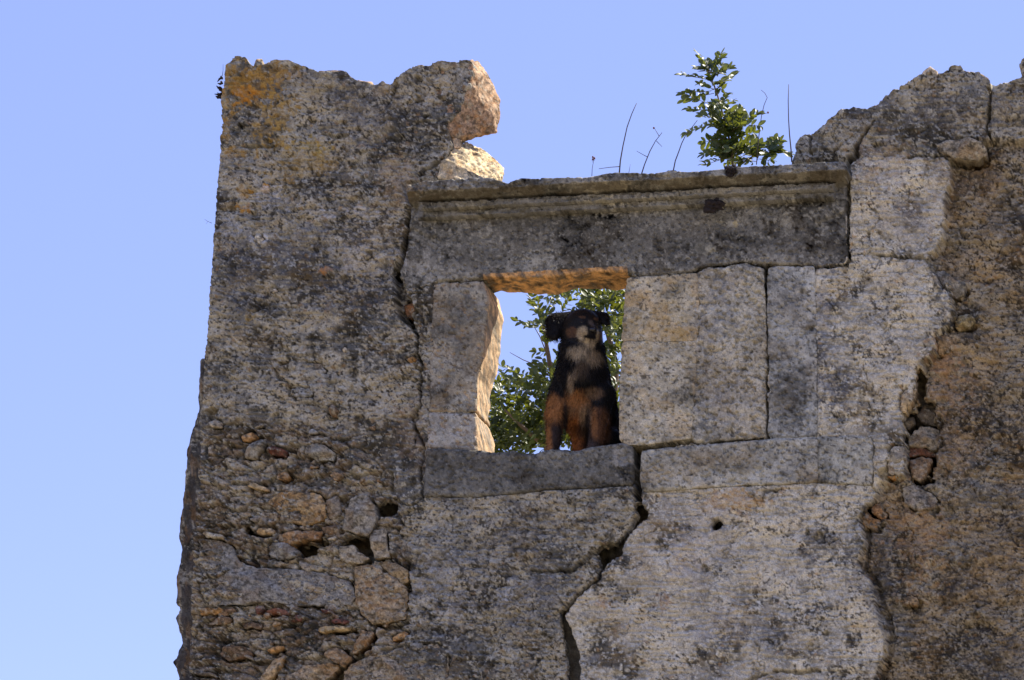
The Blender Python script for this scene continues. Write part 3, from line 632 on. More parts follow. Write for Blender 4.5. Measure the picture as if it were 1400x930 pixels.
def slab(name, poly, cell, hfun, cfun, D, mat, parent, y0=0.0, rnd=0, rdepth=0.02, hole=None, warp=1.5, wscale=7, rings=(.03, .08, .16), jit=.006, side=None, cap=True, label=None, hs=None, cut=None):
    P = np.array(poly)
    u0_, v0_ = P.min(0) - 3; u1_, v1_ = P.max(0) + 3
    us = np.arange(u0_, u1_ + cell, cell); vs_ = np.arange(v0_, v1_ + cell, cell)
    cu, cv = np.meshgrid((us[:-1] + us[1:]) / 2, (vs_[:-1] + vs_[1:]) / 2)
    ju = warp * 2 * (fbm(cu / wscale, cv / wscale, 301, 3) - .5); jv = warp * 2 * (fbm(cu / wscale, cv / wscale, 305, 3) - .5)
    if name == 'plaster_face':
        k_ = np.where((cu < 330) & (cv > 95), .35, 1.0); ju *= k_; jv *= k_
    m = inside(cu + ju, cv + jv, poly)
    if hole is not None: m &= ~inside(cu, cv, hole)
    if cut is not None: m &= ~cut(cu, cv)
    m = clean_mask(m)
    U, V = np.meshgrid(us, vs_)
    used = np.zeros(U.shape, bool)
    used[:-1, :-1] |= m; used[1:, :-1] |= m; used[:-1, 1:] |= m; used[1:, 1:] |= m
    vid = np.full(U.shape, -1); vid[used] = np.arange(used.sum())
    q = np.stack([vid[:-1, :-1][m], vid[1:, :-1][m], vid[1:, 1:][m], vid[:-1, 1:][m]], -1)   # faces -y
    uu = U[used].copy(); vv = V[used].copy()
    # boundary edges, walking with the face winding
    pm = np.pad(m, 1)
    e = []
    r_, c_ = np.nonzero(m & ~pm[1:-1, :-2]); e.append(np.stack([vid[r_, c_], vid[r_ + 1, c_]], -1))
    r_, c_ = np.nonzero(m & ~pm[2:, 1:-1]); e.append(np.stack([vid[r_ + 1, c_], vid[r_ + 1, c_ + 1]], -1))
    r_, c_ = np.nonzero(m & ~pm[1:-1, 2:]); e.append(np.stack([vid[r_ + 1, c_ + 1], vid[r_, c_ + 1]], -1))
    r_, c_ = np.nonzero(m & ~pm[:-2, 1:-1]); e.append(np.stack([vid[r_, c_ + 1], vid[r_, c_]], -1))
    e = np.concatenate(e)
    for it in range(12):
        su = np.zeros(len(uu)); sv = np.zeros(len(uu)); n_ = np.zeros(len(uu))
        for a, b in ((0, 1), (1, 0)):
            np.add.at(su, e[:, a], uu[e[:, b]]); np.add.at(sv, e[:, a], vv[e[:, b]]); np.add.at(n_, e[:, a], 1)
        k = n_ > 0
        if it >= 3 and name == 'stone': break
        if it >= 3 and name == 'plaster_face': k &= uu < 330
        uu[k] = .5 * uu[k] + .5 * su[k] / n_[k]; vv[k] = .5 * vv[k] + .5 * sv[k] / n_[k]
    h = hfun(uu, vv)
    if rnd:
        bd = seg_dist(uu + 1.0 * (fbm(uu / 6, vv / 6, 311, 2) - .5), vv, poly, rnd + 1, True)
        x = 1 - np.clip(bd / rnd, 0, 1); h = h - rdepth * (1 - np.sqrt(np.maximum(1 - x * x, 0)))
    sm = hs(uu, vv) if hs is not None else 0 * uu
    pos = unproj(uu, vv, y0 - sm); flat = pos.copy(); pos[:, 1] = y0 - h
    col = cfun(uu, vv)
    V_ = [pos]; C_ = [col]; Q = [q]
    bi = np.unique(e); bmap = np.full(len(uu), -1); bmap[bi] = np.arange(len(bi))
    prev = bi; base = len(pos)
    thin = np.zeros(len(bi), bool) if cut is None else lip(uu[bi], vv[bi])
    levels = [r for r in rings if r < D * .85] + [D]
    fy = pos[bi, 1]
    for dep in levels:
        rp = flat[bi].copy()
        if side is not None:
            du, dv = side(uu[bi], vv[bi], dep); rp = unproj(uu[bi] + du, vv[bi] + dv, y0 - sm[bi])
        al = uu[bi] * .8 + vv[bi]; dp = dep * 300
        nz = fbm(al / 12, dp / 12, 321, 4) - .5; nx = fbm(al / 12, dp / 12 + 31, 325, 4) - .5
        if name == 'plaster_face': k2 = np.where(uu[bi] < 330, .1, 1.0); nx = nx * k2; nz = nz * k2
        rp[:, 0] += nx * jit * 2.4; rp[:, 2] += nz * jit * 2.4
        rp[:, 1] = np.maximum(y0 + dep, fy + .004)
        rp[thin, 1] = np.minimum(rp[thin, 1], fy[thin] + .05)
        V_.append(rp); C_.append(cfun(uu[bi] + dep * 300 * (np.abs(uu[bi] - P[:, 0].mean()) > np.abs(vv[bi] - P[:, 1].mean()) * np.ptp(P[:, 0]) / np.ptp(P[:, 1])), vv[bi] + dep * 300 * (np.abs(uu[bi] - P[:, 0].mean()) <= np.abs(vv[bi] - P[:, 1].mean()) * np.ptp(P[:, 0]) / np.ptp(P[:, 1]))))
        cur = base + np.arange(len(bi)); base += len(bi)
        a = prev[bmap[e[:, 0]]] if prev is bi else prev[bmap[e[:, 0]]]
        b = prev[bmap[e[:, 1]]]
        Q.append(np.stack([b, a, cur[bmap[e[:, 0]]], cur[bmap[e[:, 1]]]], -1))
        prev = cur
    tris = None
    if cap == 'grid':               # close the back with a copy of the front's grid
        bp = unproj(uu, vv, y0); bp[:, 1] = y0 + D; bp[bi] = V_[-1]; V_.append(bp); C_.append(col); Q.append(q[:, ::-1] + base)
    elif cap and hole is None:      # close the back with a fan round its middle
        cen = V_[-1].mean(0)[None]; V_.append(cen); C_.append(C_[-1].mean(0)[None])
        tris = np.stack([prev[bmap[e[:, 1]]], prev[bmap[e[:, 0]]], np.full(len(e), base)], -1)
    o = mesh_obj(name, np.concatenate(V_), np.concatenate(Q), mat, parent, np.concatenate(C_), tris)
    if label: o['label'] = label
    return o

# ------------------------------------------------------------------ the ruined wall
base = unproj(700, 465, 0.3); base[2] = 0.0
WALL = empty('ruined_wall', (float(base[0]), float(base[1]), 0.0),
             'tall ruined wall of rubble and grey plaster with a stone framed window opening', 'ruin')
OUT = LEFT_EDGE + TOP_LEFT + [(700, 300)] + [(1000, 290)] + TOP_RIGHT + [(1450, 990), (250, 990)]
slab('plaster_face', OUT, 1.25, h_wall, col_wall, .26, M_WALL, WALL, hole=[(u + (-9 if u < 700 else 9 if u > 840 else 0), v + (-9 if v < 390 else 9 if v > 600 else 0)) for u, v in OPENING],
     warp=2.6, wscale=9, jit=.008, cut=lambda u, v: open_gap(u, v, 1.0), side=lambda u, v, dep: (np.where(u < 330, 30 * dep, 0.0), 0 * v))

def flat_noise(a, sc_=9, seed=401, b=0.0):
    return lambda u, v: a * (fbm(u / sc_, v / sc_, seed, 3) - .5) * 2 + b * (fbm(u / 3, v / 3, seed + 5, 2) - .5) * 2 - .010 * sst(.64, .72, fbm(u / 5, v / 4, seed + 9, 3))
# wall core behind the face, with the open gap above the window
CORE = [(290, 985), (268 + 14, 720), (286, 560), (292, 480), (306, 300), (312, 140), (326, 92), (352, 96), (352 + 30, 95), (430, 112), (500, 128), (540, 128), (580, 104), (600, 104), (596, 180), (590, 240), (600, 320), (620, 420), (626, 640),
        (890, 640), (900, 256), (990, 250), (1090, 236), (1098, 205), (1150, 165), (1210, 150), (1262, 116), (1300, 108), (1340, 118), (1390, 125), (1450, 90), (1450, 985)]
def h_core(u, v): return .03 * (fbm(u / 30, v / 24, 501, 4) - .5) * 2
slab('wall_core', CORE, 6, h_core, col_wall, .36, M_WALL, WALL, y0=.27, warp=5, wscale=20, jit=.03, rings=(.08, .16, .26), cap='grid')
# courses below and beside the picture, down to the ground
def h_low(u, v): return .03 * (fbm(u / 60, v / 40, 511, 4) - .5) * 2 + .02 * (fbm(u / 14, v / 12, 515, 3) - .5)
LOW = [(255, 992), (700, 992), (1450, 992), (1452, 86), (1520, 110), (1580, 200), (1660, 230), (1720, 420), (1760, 700), (1800, 1200), (1820, 2420), (700, 2440), (150, 2470), (200, 1500)]
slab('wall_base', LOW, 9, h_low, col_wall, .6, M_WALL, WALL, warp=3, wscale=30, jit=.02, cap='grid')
# the side masonry that shows past the left corner
SIDE = [(300, 985), (233, 985), (243, 927), (237, 902), (248, 881), (245, 862), (239, 847), (245, 830), (239, 824), (241, 783), (247, 752), (244, 731), (245.5, 717), (250.6, 671), (254.5, 624), (259.7, 593), (268.7, 562), (271, 531), (272.6, 490), (278, 489), (300, 489)]
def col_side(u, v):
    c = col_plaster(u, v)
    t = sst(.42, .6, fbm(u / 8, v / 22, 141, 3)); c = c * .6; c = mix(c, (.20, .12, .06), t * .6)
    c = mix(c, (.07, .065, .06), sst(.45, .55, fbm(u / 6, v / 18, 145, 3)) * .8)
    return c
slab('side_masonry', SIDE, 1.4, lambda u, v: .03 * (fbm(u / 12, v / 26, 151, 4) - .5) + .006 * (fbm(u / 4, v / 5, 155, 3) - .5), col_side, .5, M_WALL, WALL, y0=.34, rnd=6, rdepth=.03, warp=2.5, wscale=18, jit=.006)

# lintel with its cornice mouldings
def prof_lintel(u, v):
    t = v - (251 - (u - 555) * .0497)
    e = np.clip(np.minimum((u - 553) / 10, (1158 - u) / 7), 0, 1)
    inset = sst(570, 577, u) * sst(1145, 1138, u)
    prof = np.interp(t, [-8, 11, 24, 26, 27, 36, 39, 40, 48, 51.5], [.19, .19, .092, .084, .100, .095, .046, .055, .052, .0])
    prof0 = np.interp(t, [-8, 11, 24, 27, 32], [.165, .165, .082, .064, .0])
    return lerp(prof0, prof, inset)
def h_lintel(u, v):
    t = v - (251 - (u - 555) * .0497)
    h = prof_lintel(u, v)
    ins = sst(572, 576, u) * sst(1144, 1140, u); tj = t + 1.2 * (fbm(u / 30, v / 9, 621, 2) - .5)
    for a, b, dp in ((24.6, 26.8, .05), (36.4, 38.8, .06), (48.2, 51.0, .06)):
        h -= dp * ins * sst(a - .4, a + .3, tj) * sst(b + .4, b - .3, tj)
    ear_l = sst(599, 596, u) * sst(322, 328, v + .5 * np.abs(u - 590)); ear_r = sst(1110, 1113, u) * sst(300, 306, v + .4 * np.abs(u - 1118))
    h -= .013 * np.clip(ear_l + ear_r, 0, 1) * (t > 56)
    # worn and chipped
    n_ = fbm(u / 11, v / 11, 601, 4)
    h += .010 * (fbm(u / 60, v / 40, 605, 3) - .5) + .005 * (n_ - .5) + .002 * (fbm(u / 4, v / 4, 609, 3) - .5)
    chip = sst(.62, .70, fbm(u / 16, v / 9, 613, 3)) * (t < 52); h -= chip * .010
    h -= .008 * sst(.64, .7, fbm(u / 5, v / 5, 617, 2))
    for hu, hv, r_, dp in ((975, 281, 10, .03), (1000, 236, 9, .03)):
        h -= dp * sst(1.2, .6, np.hypot((u - hu) / r_, (v - hv) / (r_ * .8)) + .6 * (n_ - .5))
    return h
c_lin = col_dressed((.112, .109, .103), .15, 1.2, .9)
def col_lintel(u, v):
    c = c_lin(u, v)
    t = v - (251 - (u - 555) * .0497)
    c = mix(c, (.12, .098, .066), sst(9, 14, t) * sst(30, 25, t) * sst(.35, .5, fbm(u / 18, v / 8, 145, 3)) * .6)  # cavetto's shade put into the colour, along with patchy brown stain
    c = mix(c, (.25, .245, .23), sst(29, 31, t) * sst(52, 49, t) * sst(.40, .6, fbm(u / 22, v / 10, 149, 3)) * .55)
    return c
def side_lintel(u, v, dep): 
    dv = 3.0 * np.sin(u / 16.0) * dep / .27
    return 0 * u, np.where(v > 350, dv, 0)
LIN = slab('lintel', LINTEL, 1.0, h_lintel, col_lintel, .24, M_DRESSED, WALL, rnd=3, rdepth=.02, warp=1.3, wscale=8, rings=tuple(np.arange(0, .26, .012)), jit=.008, side=side_lintel, hs=prof_lintel)
LIN['label'] = 'long dark lintel stone with stepped cornice moulding'
# soffit: rust stain and warm bounced sunlight, both painted into the lintel's under-edge
def retint(o, zone, k, s):
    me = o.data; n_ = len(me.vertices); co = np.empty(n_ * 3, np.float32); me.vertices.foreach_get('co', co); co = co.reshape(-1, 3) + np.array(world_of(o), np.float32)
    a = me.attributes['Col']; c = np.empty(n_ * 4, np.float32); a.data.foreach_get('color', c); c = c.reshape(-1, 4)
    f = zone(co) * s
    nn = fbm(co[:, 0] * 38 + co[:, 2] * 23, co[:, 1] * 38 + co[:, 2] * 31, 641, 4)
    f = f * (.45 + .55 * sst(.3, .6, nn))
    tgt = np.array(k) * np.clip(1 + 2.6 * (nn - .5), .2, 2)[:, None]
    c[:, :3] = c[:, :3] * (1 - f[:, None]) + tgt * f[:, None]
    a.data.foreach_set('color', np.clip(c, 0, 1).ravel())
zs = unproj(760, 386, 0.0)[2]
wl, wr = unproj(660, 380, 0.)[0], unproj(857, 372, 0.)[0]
retint(LIN, lambda p: ((p[:, 1] > -.01) & (p[:, 2] < zs + .06) & (p[:, 0] > wl) & (p[:, 0] < wr)).astype(float), (.50, .28, .11), .95)

def dressed(name, poly, col, a, D=.27, y0=0., rnd=4, rd=.015, seed=401, warp=1.2, label=None, side=None, b=.002, rings=tuple(np.arange(0, .26, .012))):
    return slab(name, poly, 1.4, flat_noise(a, 10, seed, b), col, D, M_DRESSED, WALL, y0, rnd, rd, warp=warp, rings=rings, jit=.005, side=side, label=label)
def side_jamb(u, v, dep):
    k = np.where(u > 640, 1.0, 0.0) * dep / .27
    return k * (5 * sst(565, 590, v) - 3 * sst(480, 520, v) * sst(575, 545, v)), 0 * u
ju = dressed('jamb_stone', JAMB_UP, col_dressed((.195, .185, .165), .3, .9, .6), .005, seed=421, label='tall grey jamb stone at the left of the window', y0=.004, side=side_jamb)
jl = dressed('jamb_stone', JAMB_LO, col_dressed((.20, .20, .198), .1, .8), .003, seed=425, label='short grey block at the foot of the left jamb', y0=.006, side=side_jamb)
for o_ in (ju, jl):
    retint(o_, lambda p: sst(.0, .03, p[:, 1]), (.48, .32, .175), .85)
dressed('sill', SILL, col_dressed((.100, .098, .093), .15, .9, .5), .005, D=.56, seed=431, label='dark grey window sill slab', y0=-.012, rnd=5, rd=.02, rings=(.0, .05, .12, .2, .3, .42))
dressed('frame_block', BLOCK_A, col_dressed((.30, .27, .215), .6, .9, .5), .006, seed=435, y0=-.009, rnd=2, rd=.003, warp=2.0)
dressed('frame_block', BLOCK_B, col_dressed((.31, .285, .235), .4, .8, .5), .005, seed=439, y0=-.012, rnd=2, rd=.003, warp=2.0)
cC = col_dressed((.285, .27, .235), .3, 1.2, 1.2)
slab('frame_block', BLOCK_C, 1.3, lambda u, v: .012 * (fbm(u / 20, v / 18, 445, 4) - .5) + .014 * (fbm(u / 7, v / 6, 447, 3) - .5) - .014 * sst(.6, .7, fbm(u / 6, v / 5, 449, 3)), lambda u, v: .45 * blobs(u, v, col_plaster(u, v)) + .55 * cC(u, v), .24, M_WALL, WALL, y0=-.006, rnd=4, rdepth=.014, warp=2.2)
dressed('pilaster', PILASTER, col_dressed((.235, .235, .23), .2, 1.0, .8), .004, D=.2, seed=451, y0=.004, rnd=2.5, rd=.006)
dressed('string_course', BAND, col_dressed((.265, .255, .23), .3, .8, .5), .004, D=.24, seed=455, y0=-.014, rnd=4, rd=.012)
dressed('string_course', BAND_END, col_dressed((.25, .245, .225), .2, .8, .5), .004, D=.2, seed=459, y0=-.004, rnd=2.5, rd=.006)

# rubble stones showing in the face
for i, (poly, colr, y, r, rough) in enumerate(STONES_Z):
    def hs(u, v, i=i, rough=rough):
        uc, vc = u.mean(), v.mean(); pl = np.stack([(RNG.normal(0, .0011) * (u - uc) + RNG.normal(0, .0014) * (v - vc) + RNG.uniform(.0, .012)) for _ in range(4)])
        return np.clip(pl.min(0), -.02, .012) + rough * (.010 * (fbm(u / 14 + i, v / 9, 701, 4) - .5) + .006 * (fbm(u / 5, v / 3.5 + i, 705, 3) - .5))
    slab('stone', poly, 1.3, hs, col_stone(colr), .10 if y < .03 else .27 - y, M_ROCK, WALL, y, 2.0, .008, warp=2.4, wscale=6, rings=(.03,), jit=.004)
# smaller stones and tile chips scattered through the lower left rubble
cnt = 0
while cnt < 34:
    u_ = RNG.uniform(265, 545); v_ = RNG.uniform(560, 925)
    if cnt > 28: u_, v_ = RNG.uniform(290, 560), RNG.uniform(230, 560)
    if any(inside(np.array([u_]), np.array([v_]), p[0])[0] for p in STONES_Z): continue
    rx = RNG.uniform(4, 11); ry = rx * RNG.uniform(.35, .75); th = RNG.normal(0, .25); k = int(RNG.integers(4, 6))
    an = np.sort(RNG.uniform(0, 2 * math.pi, k) * .35 + np.linspace(0, 2 * math.pi, k, endpoint=False))
    rr = RNG.uniform(.75, 1.1, k)
    poly = [(u_ + math.cos(th) * rx * q * math.cos(a) - math.sin(th) * ry * q * math.sin(a), v_ + math.sin(th) * rx * q * math.cos(a) + math.cos(th) * ry * q * math.sin(a)) for a, q in zip(an, rr)]
    colr = [GREY, TAN, (.2, .14, .09), DKB, PALE, PALE, DKB, (.2, .19, .175)][int(RNG.integers(0, 8))]
    try:
        slab('stone', poly, 1.2, lambda u, v: .01 * (fbm(u / 6, v / 4, 711, 3) - .5), col_stone(colr),   .05, M_ROCK, WALL, -.002, 1.8, .007, warp=1.4, wscale=5, rings=(.02,), jit=.002)
    except ValueError:
        continue
    cnt += 1

def n3(p, f, seed):
    return (fbm(p[:, 0] * f + p[:, 1] * f * .7, p[:, 2] * f - p[:, 1] * f * .6, seed, 3) + fbm(p[:, 1] * f, p[:, 2] * f + p[:, 0] * f * .4, seed + 7, 3) - 1)
def rock(name, pts, col, parent, cuts=5, amp=.02, seed=801, label=None):
    bm = bmesh.new()
    for u, v, y in pts: bm.verts.new(unproj(u, v, y).tolist())
    r = bmesh.ops.convex_hull(bm, input=bm.verts)
    bmesh.ops.delete(bm, geom=[x for x in r['geom_interior'] if isinstance(x, bmesh.types.BMVert)], context='VERTS')
    for _ in range(cuts):
        bmesh.ops.subdivide_edges(bm, edges=[e for e in bm.edges if e.calc_length() > .014], cuts=1, use_grid_fill=True)
        bmesh.ops.triangulate(bm, faces=bm.faces)
    bm.normal_update()
    p = np.array([v.co[:] for v in bm.verts]); nn = np.array([v.normal[:] for v in bm.verts])
    d = amp * (n3(p, 9, seed) + .6 * n3(p, 24, seed + 3) + .35 * n3(p, 60, seed + 5))
    p = p + nn * d[:, None]
    f = np.array([[v.index for v in x.verts] for x in bm.faces]) if not bm.verts.index_update() else None
    bm.free()
    uu, vv = p[:, 0] * 300 + p[:, 1] * 130, -p[:, 2] * 300 + p[:, 1] * 90
    o = mesh_obj(name, p, None, M_ROCK, parent, col(uu, vv), f)
    if label: o['label'] = label
    return o
rock('broken_block', [(638, 83, .02), (646, 90, .01), (643, 112, .01), (630, 148, .01), (612, 172, .01), (617, 187, .03), (590, 100, .03), (585, 170, .03), (656, 84, .32), (662, 93, .33), (672, 112, .34), (681, 130, .34), (683.5, 163, .30),
                      (679, 180, .26), (661, 184, .24), (648, 190, .20), (628, 194, .12), (620, 90, .4), (630, 180, .4)], col_stone((.29, .20, .14)), WALL, 6, .020, 801, 'overhanging block with a fresh reddish broken face')
rock('broken_block', [(608, 219, .0), (616, 206, .02), (622, 200, .06), (630, 197, .10), (643, 194, .24), (656, 201, .27), (669, 215, .28), (686, 225, .27), (688, 235, .24), (684, 247, .2), (660, 246, .04), (630, 246, -.02), (600, 245, -.02), (600, 225, -.0), (620, 215, .4), (660, 240, .4)],
     col_stone((.52, .42, .28)), WALL, 6, .030, 811, 'pale broken stone catching the sun beside the lintel')
rock('broken_block', [(616, 186, .05), (632, 192, .06), (630, 203, .06), (618, 204, .05), (616, 190, .2), (630, 198, .2)], col_stone((.45, .33, .22)), WALL, 4, .006, 815)
rock('broken_block', [(347, 92, .08), (351, 81, .1), (358, 81, .11), (362, 90, .08), (350, 90, .22), (360, 86, .22)], col_stone((.42, .33, .22)), WALL, 4, .008, 821)
rock('broken_block', [(430, 108, .12), (436, 97, .12), (455, 97, .14), (470, 96, .12), (480, 107, .12), (450, 112, .28), (475, 108, .28)], col_stone((.42, .33, .24)), WALL, 5, .012, 825)
rock('broken_block', [(480, 116, .12), (490, 110, .12), (508, 113, .14), (512, 119, .12), (500, 118, .28)], col_stone((.42, .33, .24)), WALL, 4, .010, 829)
rock('broken_block', [(1255, 112, .10), (1262, 98, .12), (1272, 91, .12), (1281, 99, .12), (1284, 112, .1), (1268, 104, .3)], col_stone((.40, .32, .23)), WALL, 4, .010, 833)
rock('broken_block', [(1338, 100, .05), (1351, 108, .05), (1354, 125, .05), (1346, 155, .02), (1338, 158, .02), (1335, 120, .02), (1350, 118, .25), (1352, 140, .2)], col_stone((.42, .33, .23)), WALL, 5, .012, 837)

# ------------------------------------------------------------------ the dog
PXM = DIST / F                                    # metres per photo pixel at the wall
sill_z = float(unproj(790, 613, 0.0)[2])
def lm(u, v, y, r): return (unproj(u, v, y), r * PXM)
def smin(a, b, k):
    hh = np.clip(.5 + .5 * (b - a) / k, 0, 1)
    return b * (1 - hh) + a * hh - k * hh * (1 - hh)
def cone_sdf(P, A, B, squash=None):
    (a, ra), (b, rb) = A, B
    ab = b - a; L2 = ab @ ab + 1e-9
    t = np.clip(((P - a) @ ab) / L2, 0, 1)
    dd = np.linalg.norm(P - a - t[..., None] * ab, axis=-1)
    return dd - (ra + (rb - ra) * t)
def ell_sdf(P, c, rad, R=None):
    q = P - c
    if R is not None: q = q @ R
    k = np.linalg.norm(q / rad, axis=-1)
    return (k - 1) * min(rad) * 1.0
HEAD = unproj(797, 447, .18)
fwd = np.array([.52, -.80, -.27]); fwd = fwd / np.linalg.norm(fwd)
hr = np.cross(fwd, [0, 0, 1.0]); hr /= np.linalg.norm(hr); hu = np.cross(hr, fwd)     # head right (its own), up
HR = np.stack([hr, fwd, hu], 1)                   # head frame columns
def hp(x, f, z): return HEAD + hr * x + fwd * f + hu * z
def zpt(u, y, z, r):                              # a point at height z over the sill
    v = np.interp(0, [0, 1], [0, 1])
    p = unproj(u, 600, y); p[2] = sill_z + z; return (p, r * PXM)
def dog_sdf(P):
    k = .035
    d = cone_sdf(P, lm(797, 560, .25, 33), lm(796, 520, .22, 36))                 # rib cage
    d = smin(d, cone_sdf(P, lm(796, 520, .22, 36), lm(796, 482, .20, 29)), k)     # to the neck
    d = smin(d, cone_sdf(P, lm(796, 486, .20, 29), (hp(0, -.02, -.03), 25 * PXM)), k)
    d = smin(d, cone_sdf(P, lm(812, 552, .30, 30), zpt(822, .44, .12, 34)), .05)  # back to the rump
    d = smin(d, cone_sdf(P, lm(796, 560, .22, 25), lm(794, 596, .26, 12)), .03)   # belly
    d = smin(d, cone_sdf(P, lm(794, 594, .26, 12), zpt(791, .24, -.0, 7)), .02)
    # shoulders and forelegs
    d = smin(d, cone_sdf(P, lm(768, 538, .19, 18), lm(760, 566, .16, 14)), .03)
    d = smin(d, cone_sdf(P, lm(760, 566, .16, 13), zpt(757, .12, .07, 9)), .015)
    d = smin(d, cone_sdf(P, zpt(757, .12, .07, 8.5), zpt(756, .11, .025, 8)), .01)
    d = smin(d, cone_sdf(P, zpt(756, .11, .018, 8.5), zpt(755, .07, .014, 7.5)), .01)
    d = smin(d, cone_sdf(P, lm(824, 540, .19, 18), lm(818, 572, .16, 14)), .03)
    d = smin(d, cone_sdf(P, lm(818, 572, .16, 13), zpt(815, .12, .07, 10)), .015)
    d = smin(d, cone_sdf(P, zpt(815, .12, .07, 9), zpt(813, .11, .025, 8.5)), .01)
    d = smin(d, cone_sdf(P, zpt(813, .11, .018, 9), zpt(811, .065, .015, 8)), .01)
    # haunches and hind feet
    d = smin(d, cone_sdf(P, zpt(827, .36, .13, 27), zpt(832, .27, .10, 20)), .03)
    d = smin(d, cone_sdf(P, zpt(834, .30, .02, 9), zpt(836, .18, .015, 8)), .012)
    d = smin(d, cone_sdf(P, zpt(800, .46, .07, 16), zpt(796, .40, .05, 12)), .03)
    d = smin(d, cone_sdf(P, zpt(796, .42, .02, 8), zpt(790, .35, .015, 7)), .012)
    # tail, lying along the sill
    d = smin(d, cone_sdf(P, zpt(815, .52, .05, 9), zpt(840, .52, .02, 6)), .02)
    # head
    s = ell_sdf(P, HEAD, (.084, .092, .084), HR)
    s = smin(s, cone_sdf(P, (hp(0, .04, -.018), .060), (hp(0, .115, -.022), .034)), .03)   # muzzle
    s = smin(s, cone_sdf(P, (hp(0, .03, -.050), .046), (hp(0, .105, -.052), .023)), .02)   # lower jaw
    s = smin(s, cone_sdf(P, (hp(-.04, .02, -.035), .035), (hp(.04, .02, -.035), .035)), .03)  # cheeks
    s = smin(s, cone_sdf(P, (hp(-.03, .055, .03), .016), (hp(.03, .055, .03), .016)), .025)   # brow
    for sx in (-1, 1):
        e = hp(sx * .034, .074, .012)
        s = np.maximum(s, -(np.linalg.norm(P - e, axis=-1) - .009)) if False else s
    d = smin(d, s, .028)
    # folded ears: flat flaps hinged at the skull's corners
    for (a, b, c, ra, rb, rc) in (((780, 436, .21), (761, 441, .19), (757, 456, .17), 12, 15, 11), ((810, 433, .20), (824, 434, .21), (830, 442, .20), 10, 9, 5)):
        ea, eb, ec = unproj(*a), unproj(*b), unproj(*c)
        nrm = np.cross(eb - ea, ec - eb); nrm /= np.linalg.norm(nrm)
        off = ((P - eb) @ nrm)
        Q_ = P + nrm * (off * .9)[..., None] * 1.0        # stretch the distance across the flap
        ee = smin(cone_sdf(Q_, (ea, ra * PXM), (eb, rb * PXM)), cone_sdf(Q_, (eb, rb * PXM), (ec, rc * PXM)), .01)
        d = smin(d, ee, .012)
    # floor of the sill flattens the paws
    return np.maximum(d, sill_z + .001 - P[..., 2])
def surface_nets(f, lo, hi, step):
    ax = [np.arange(lo[i], hi[i], step) for i in range(3)]
    G = np.stack(np.meshgrid(*ax, indexing='ij'), -1)
    F_ = f(G); s = F_ < 0
    n0, n1, n2 = F_.shape
    acc = np.zeros((n0 - 1, n1 - 1, n2 - 1, 3)); cnt_ = np.zeros((n0 - 1, n1 - 1, n2 - 1))
    cor = [(i, j, k) for i in (0, 1) for j in (0, 1) for k in (0, 1)]
    sl_ = lambda c: (slice(c[0], c[0] + n0 - 1), slice(c[1], c[1] + n1 - 1), slice(c[2], c[2] + n2 - 1))
    for a in cor:
        for ax_ in range(3):
            if a[ax_]: continue
            b = list(a); b[ax_] = 1
            fa, fb = F_[sl_(a)], F_[sl_(b)]
            cr = (fa < 0) != (fb < 0)
            t = np.where(cr, fa / np.where(cr, fa - fb, 1), 0)
            pt = np.zeros(acc.shape) + np.array(a, float); pt[..., ax_] += t
            acc += pt * cr[..., None]; cnt_ += cr
    act = cnt_ > 0
    vid = np.full(act.shape, -1); vid[act] = np.arange(act.sum())
    ijk = np.stack(np.nonzero(act), -1)
    verts = (ijk + acc[act] / cnt_[act][:, None]) * step + np.array(lo)
    quads = []
    for ax_ in range(3):
        o1, o2 = [(1, 2), (2, 0), (0, 1)][ax_]
        a = [slice(1, -1)] * 3; a[ax_] = slice(0, -1); b = list(a); b[ax_] = slice(1, None)
        A_, B_ = s[tuple(a)], s[tuple(b)]
        for flip in (False, True):
            i = np.stack(np.nonzero(A_ & ~B_ if not flip else ~A_ & B_), -1)
            i = i + np.array([0 if k == ax_ else 1 for k in range(3)])
            def at(d1, d2):
                j = i.copy(); j[:, o1] += d1; j[:, o2] += d2; return vid[j[:, 0], j[:, 1], j[:, 2]]
            q = np.stack([at(-1, -1), at(0, -1), at(0, 0), at(-1, 0)], -1)
            quads.append(q[:, ::-1] if flip else q)
    return verts, np.concatenate(quads)
lo = unproj(735, 640, .3) - np.array([.03, .36, .06]); hi = unproj(862, 405, .3) + np.array([.05, .40, .06])
dv, dq = surface_nets(dog_sdf, lo, hi, .0065)
def grad(P, e=.004):
    g_ = np.stack([dog_sdf(P + np.eye(3)[i] * e) - dog_sdf(P - np.eye(3)[i] * e) for i in range(3)], -1)
    return g_ / (np.linalg.norm(g_, axis=1, keepdims=True) + 1e-9)
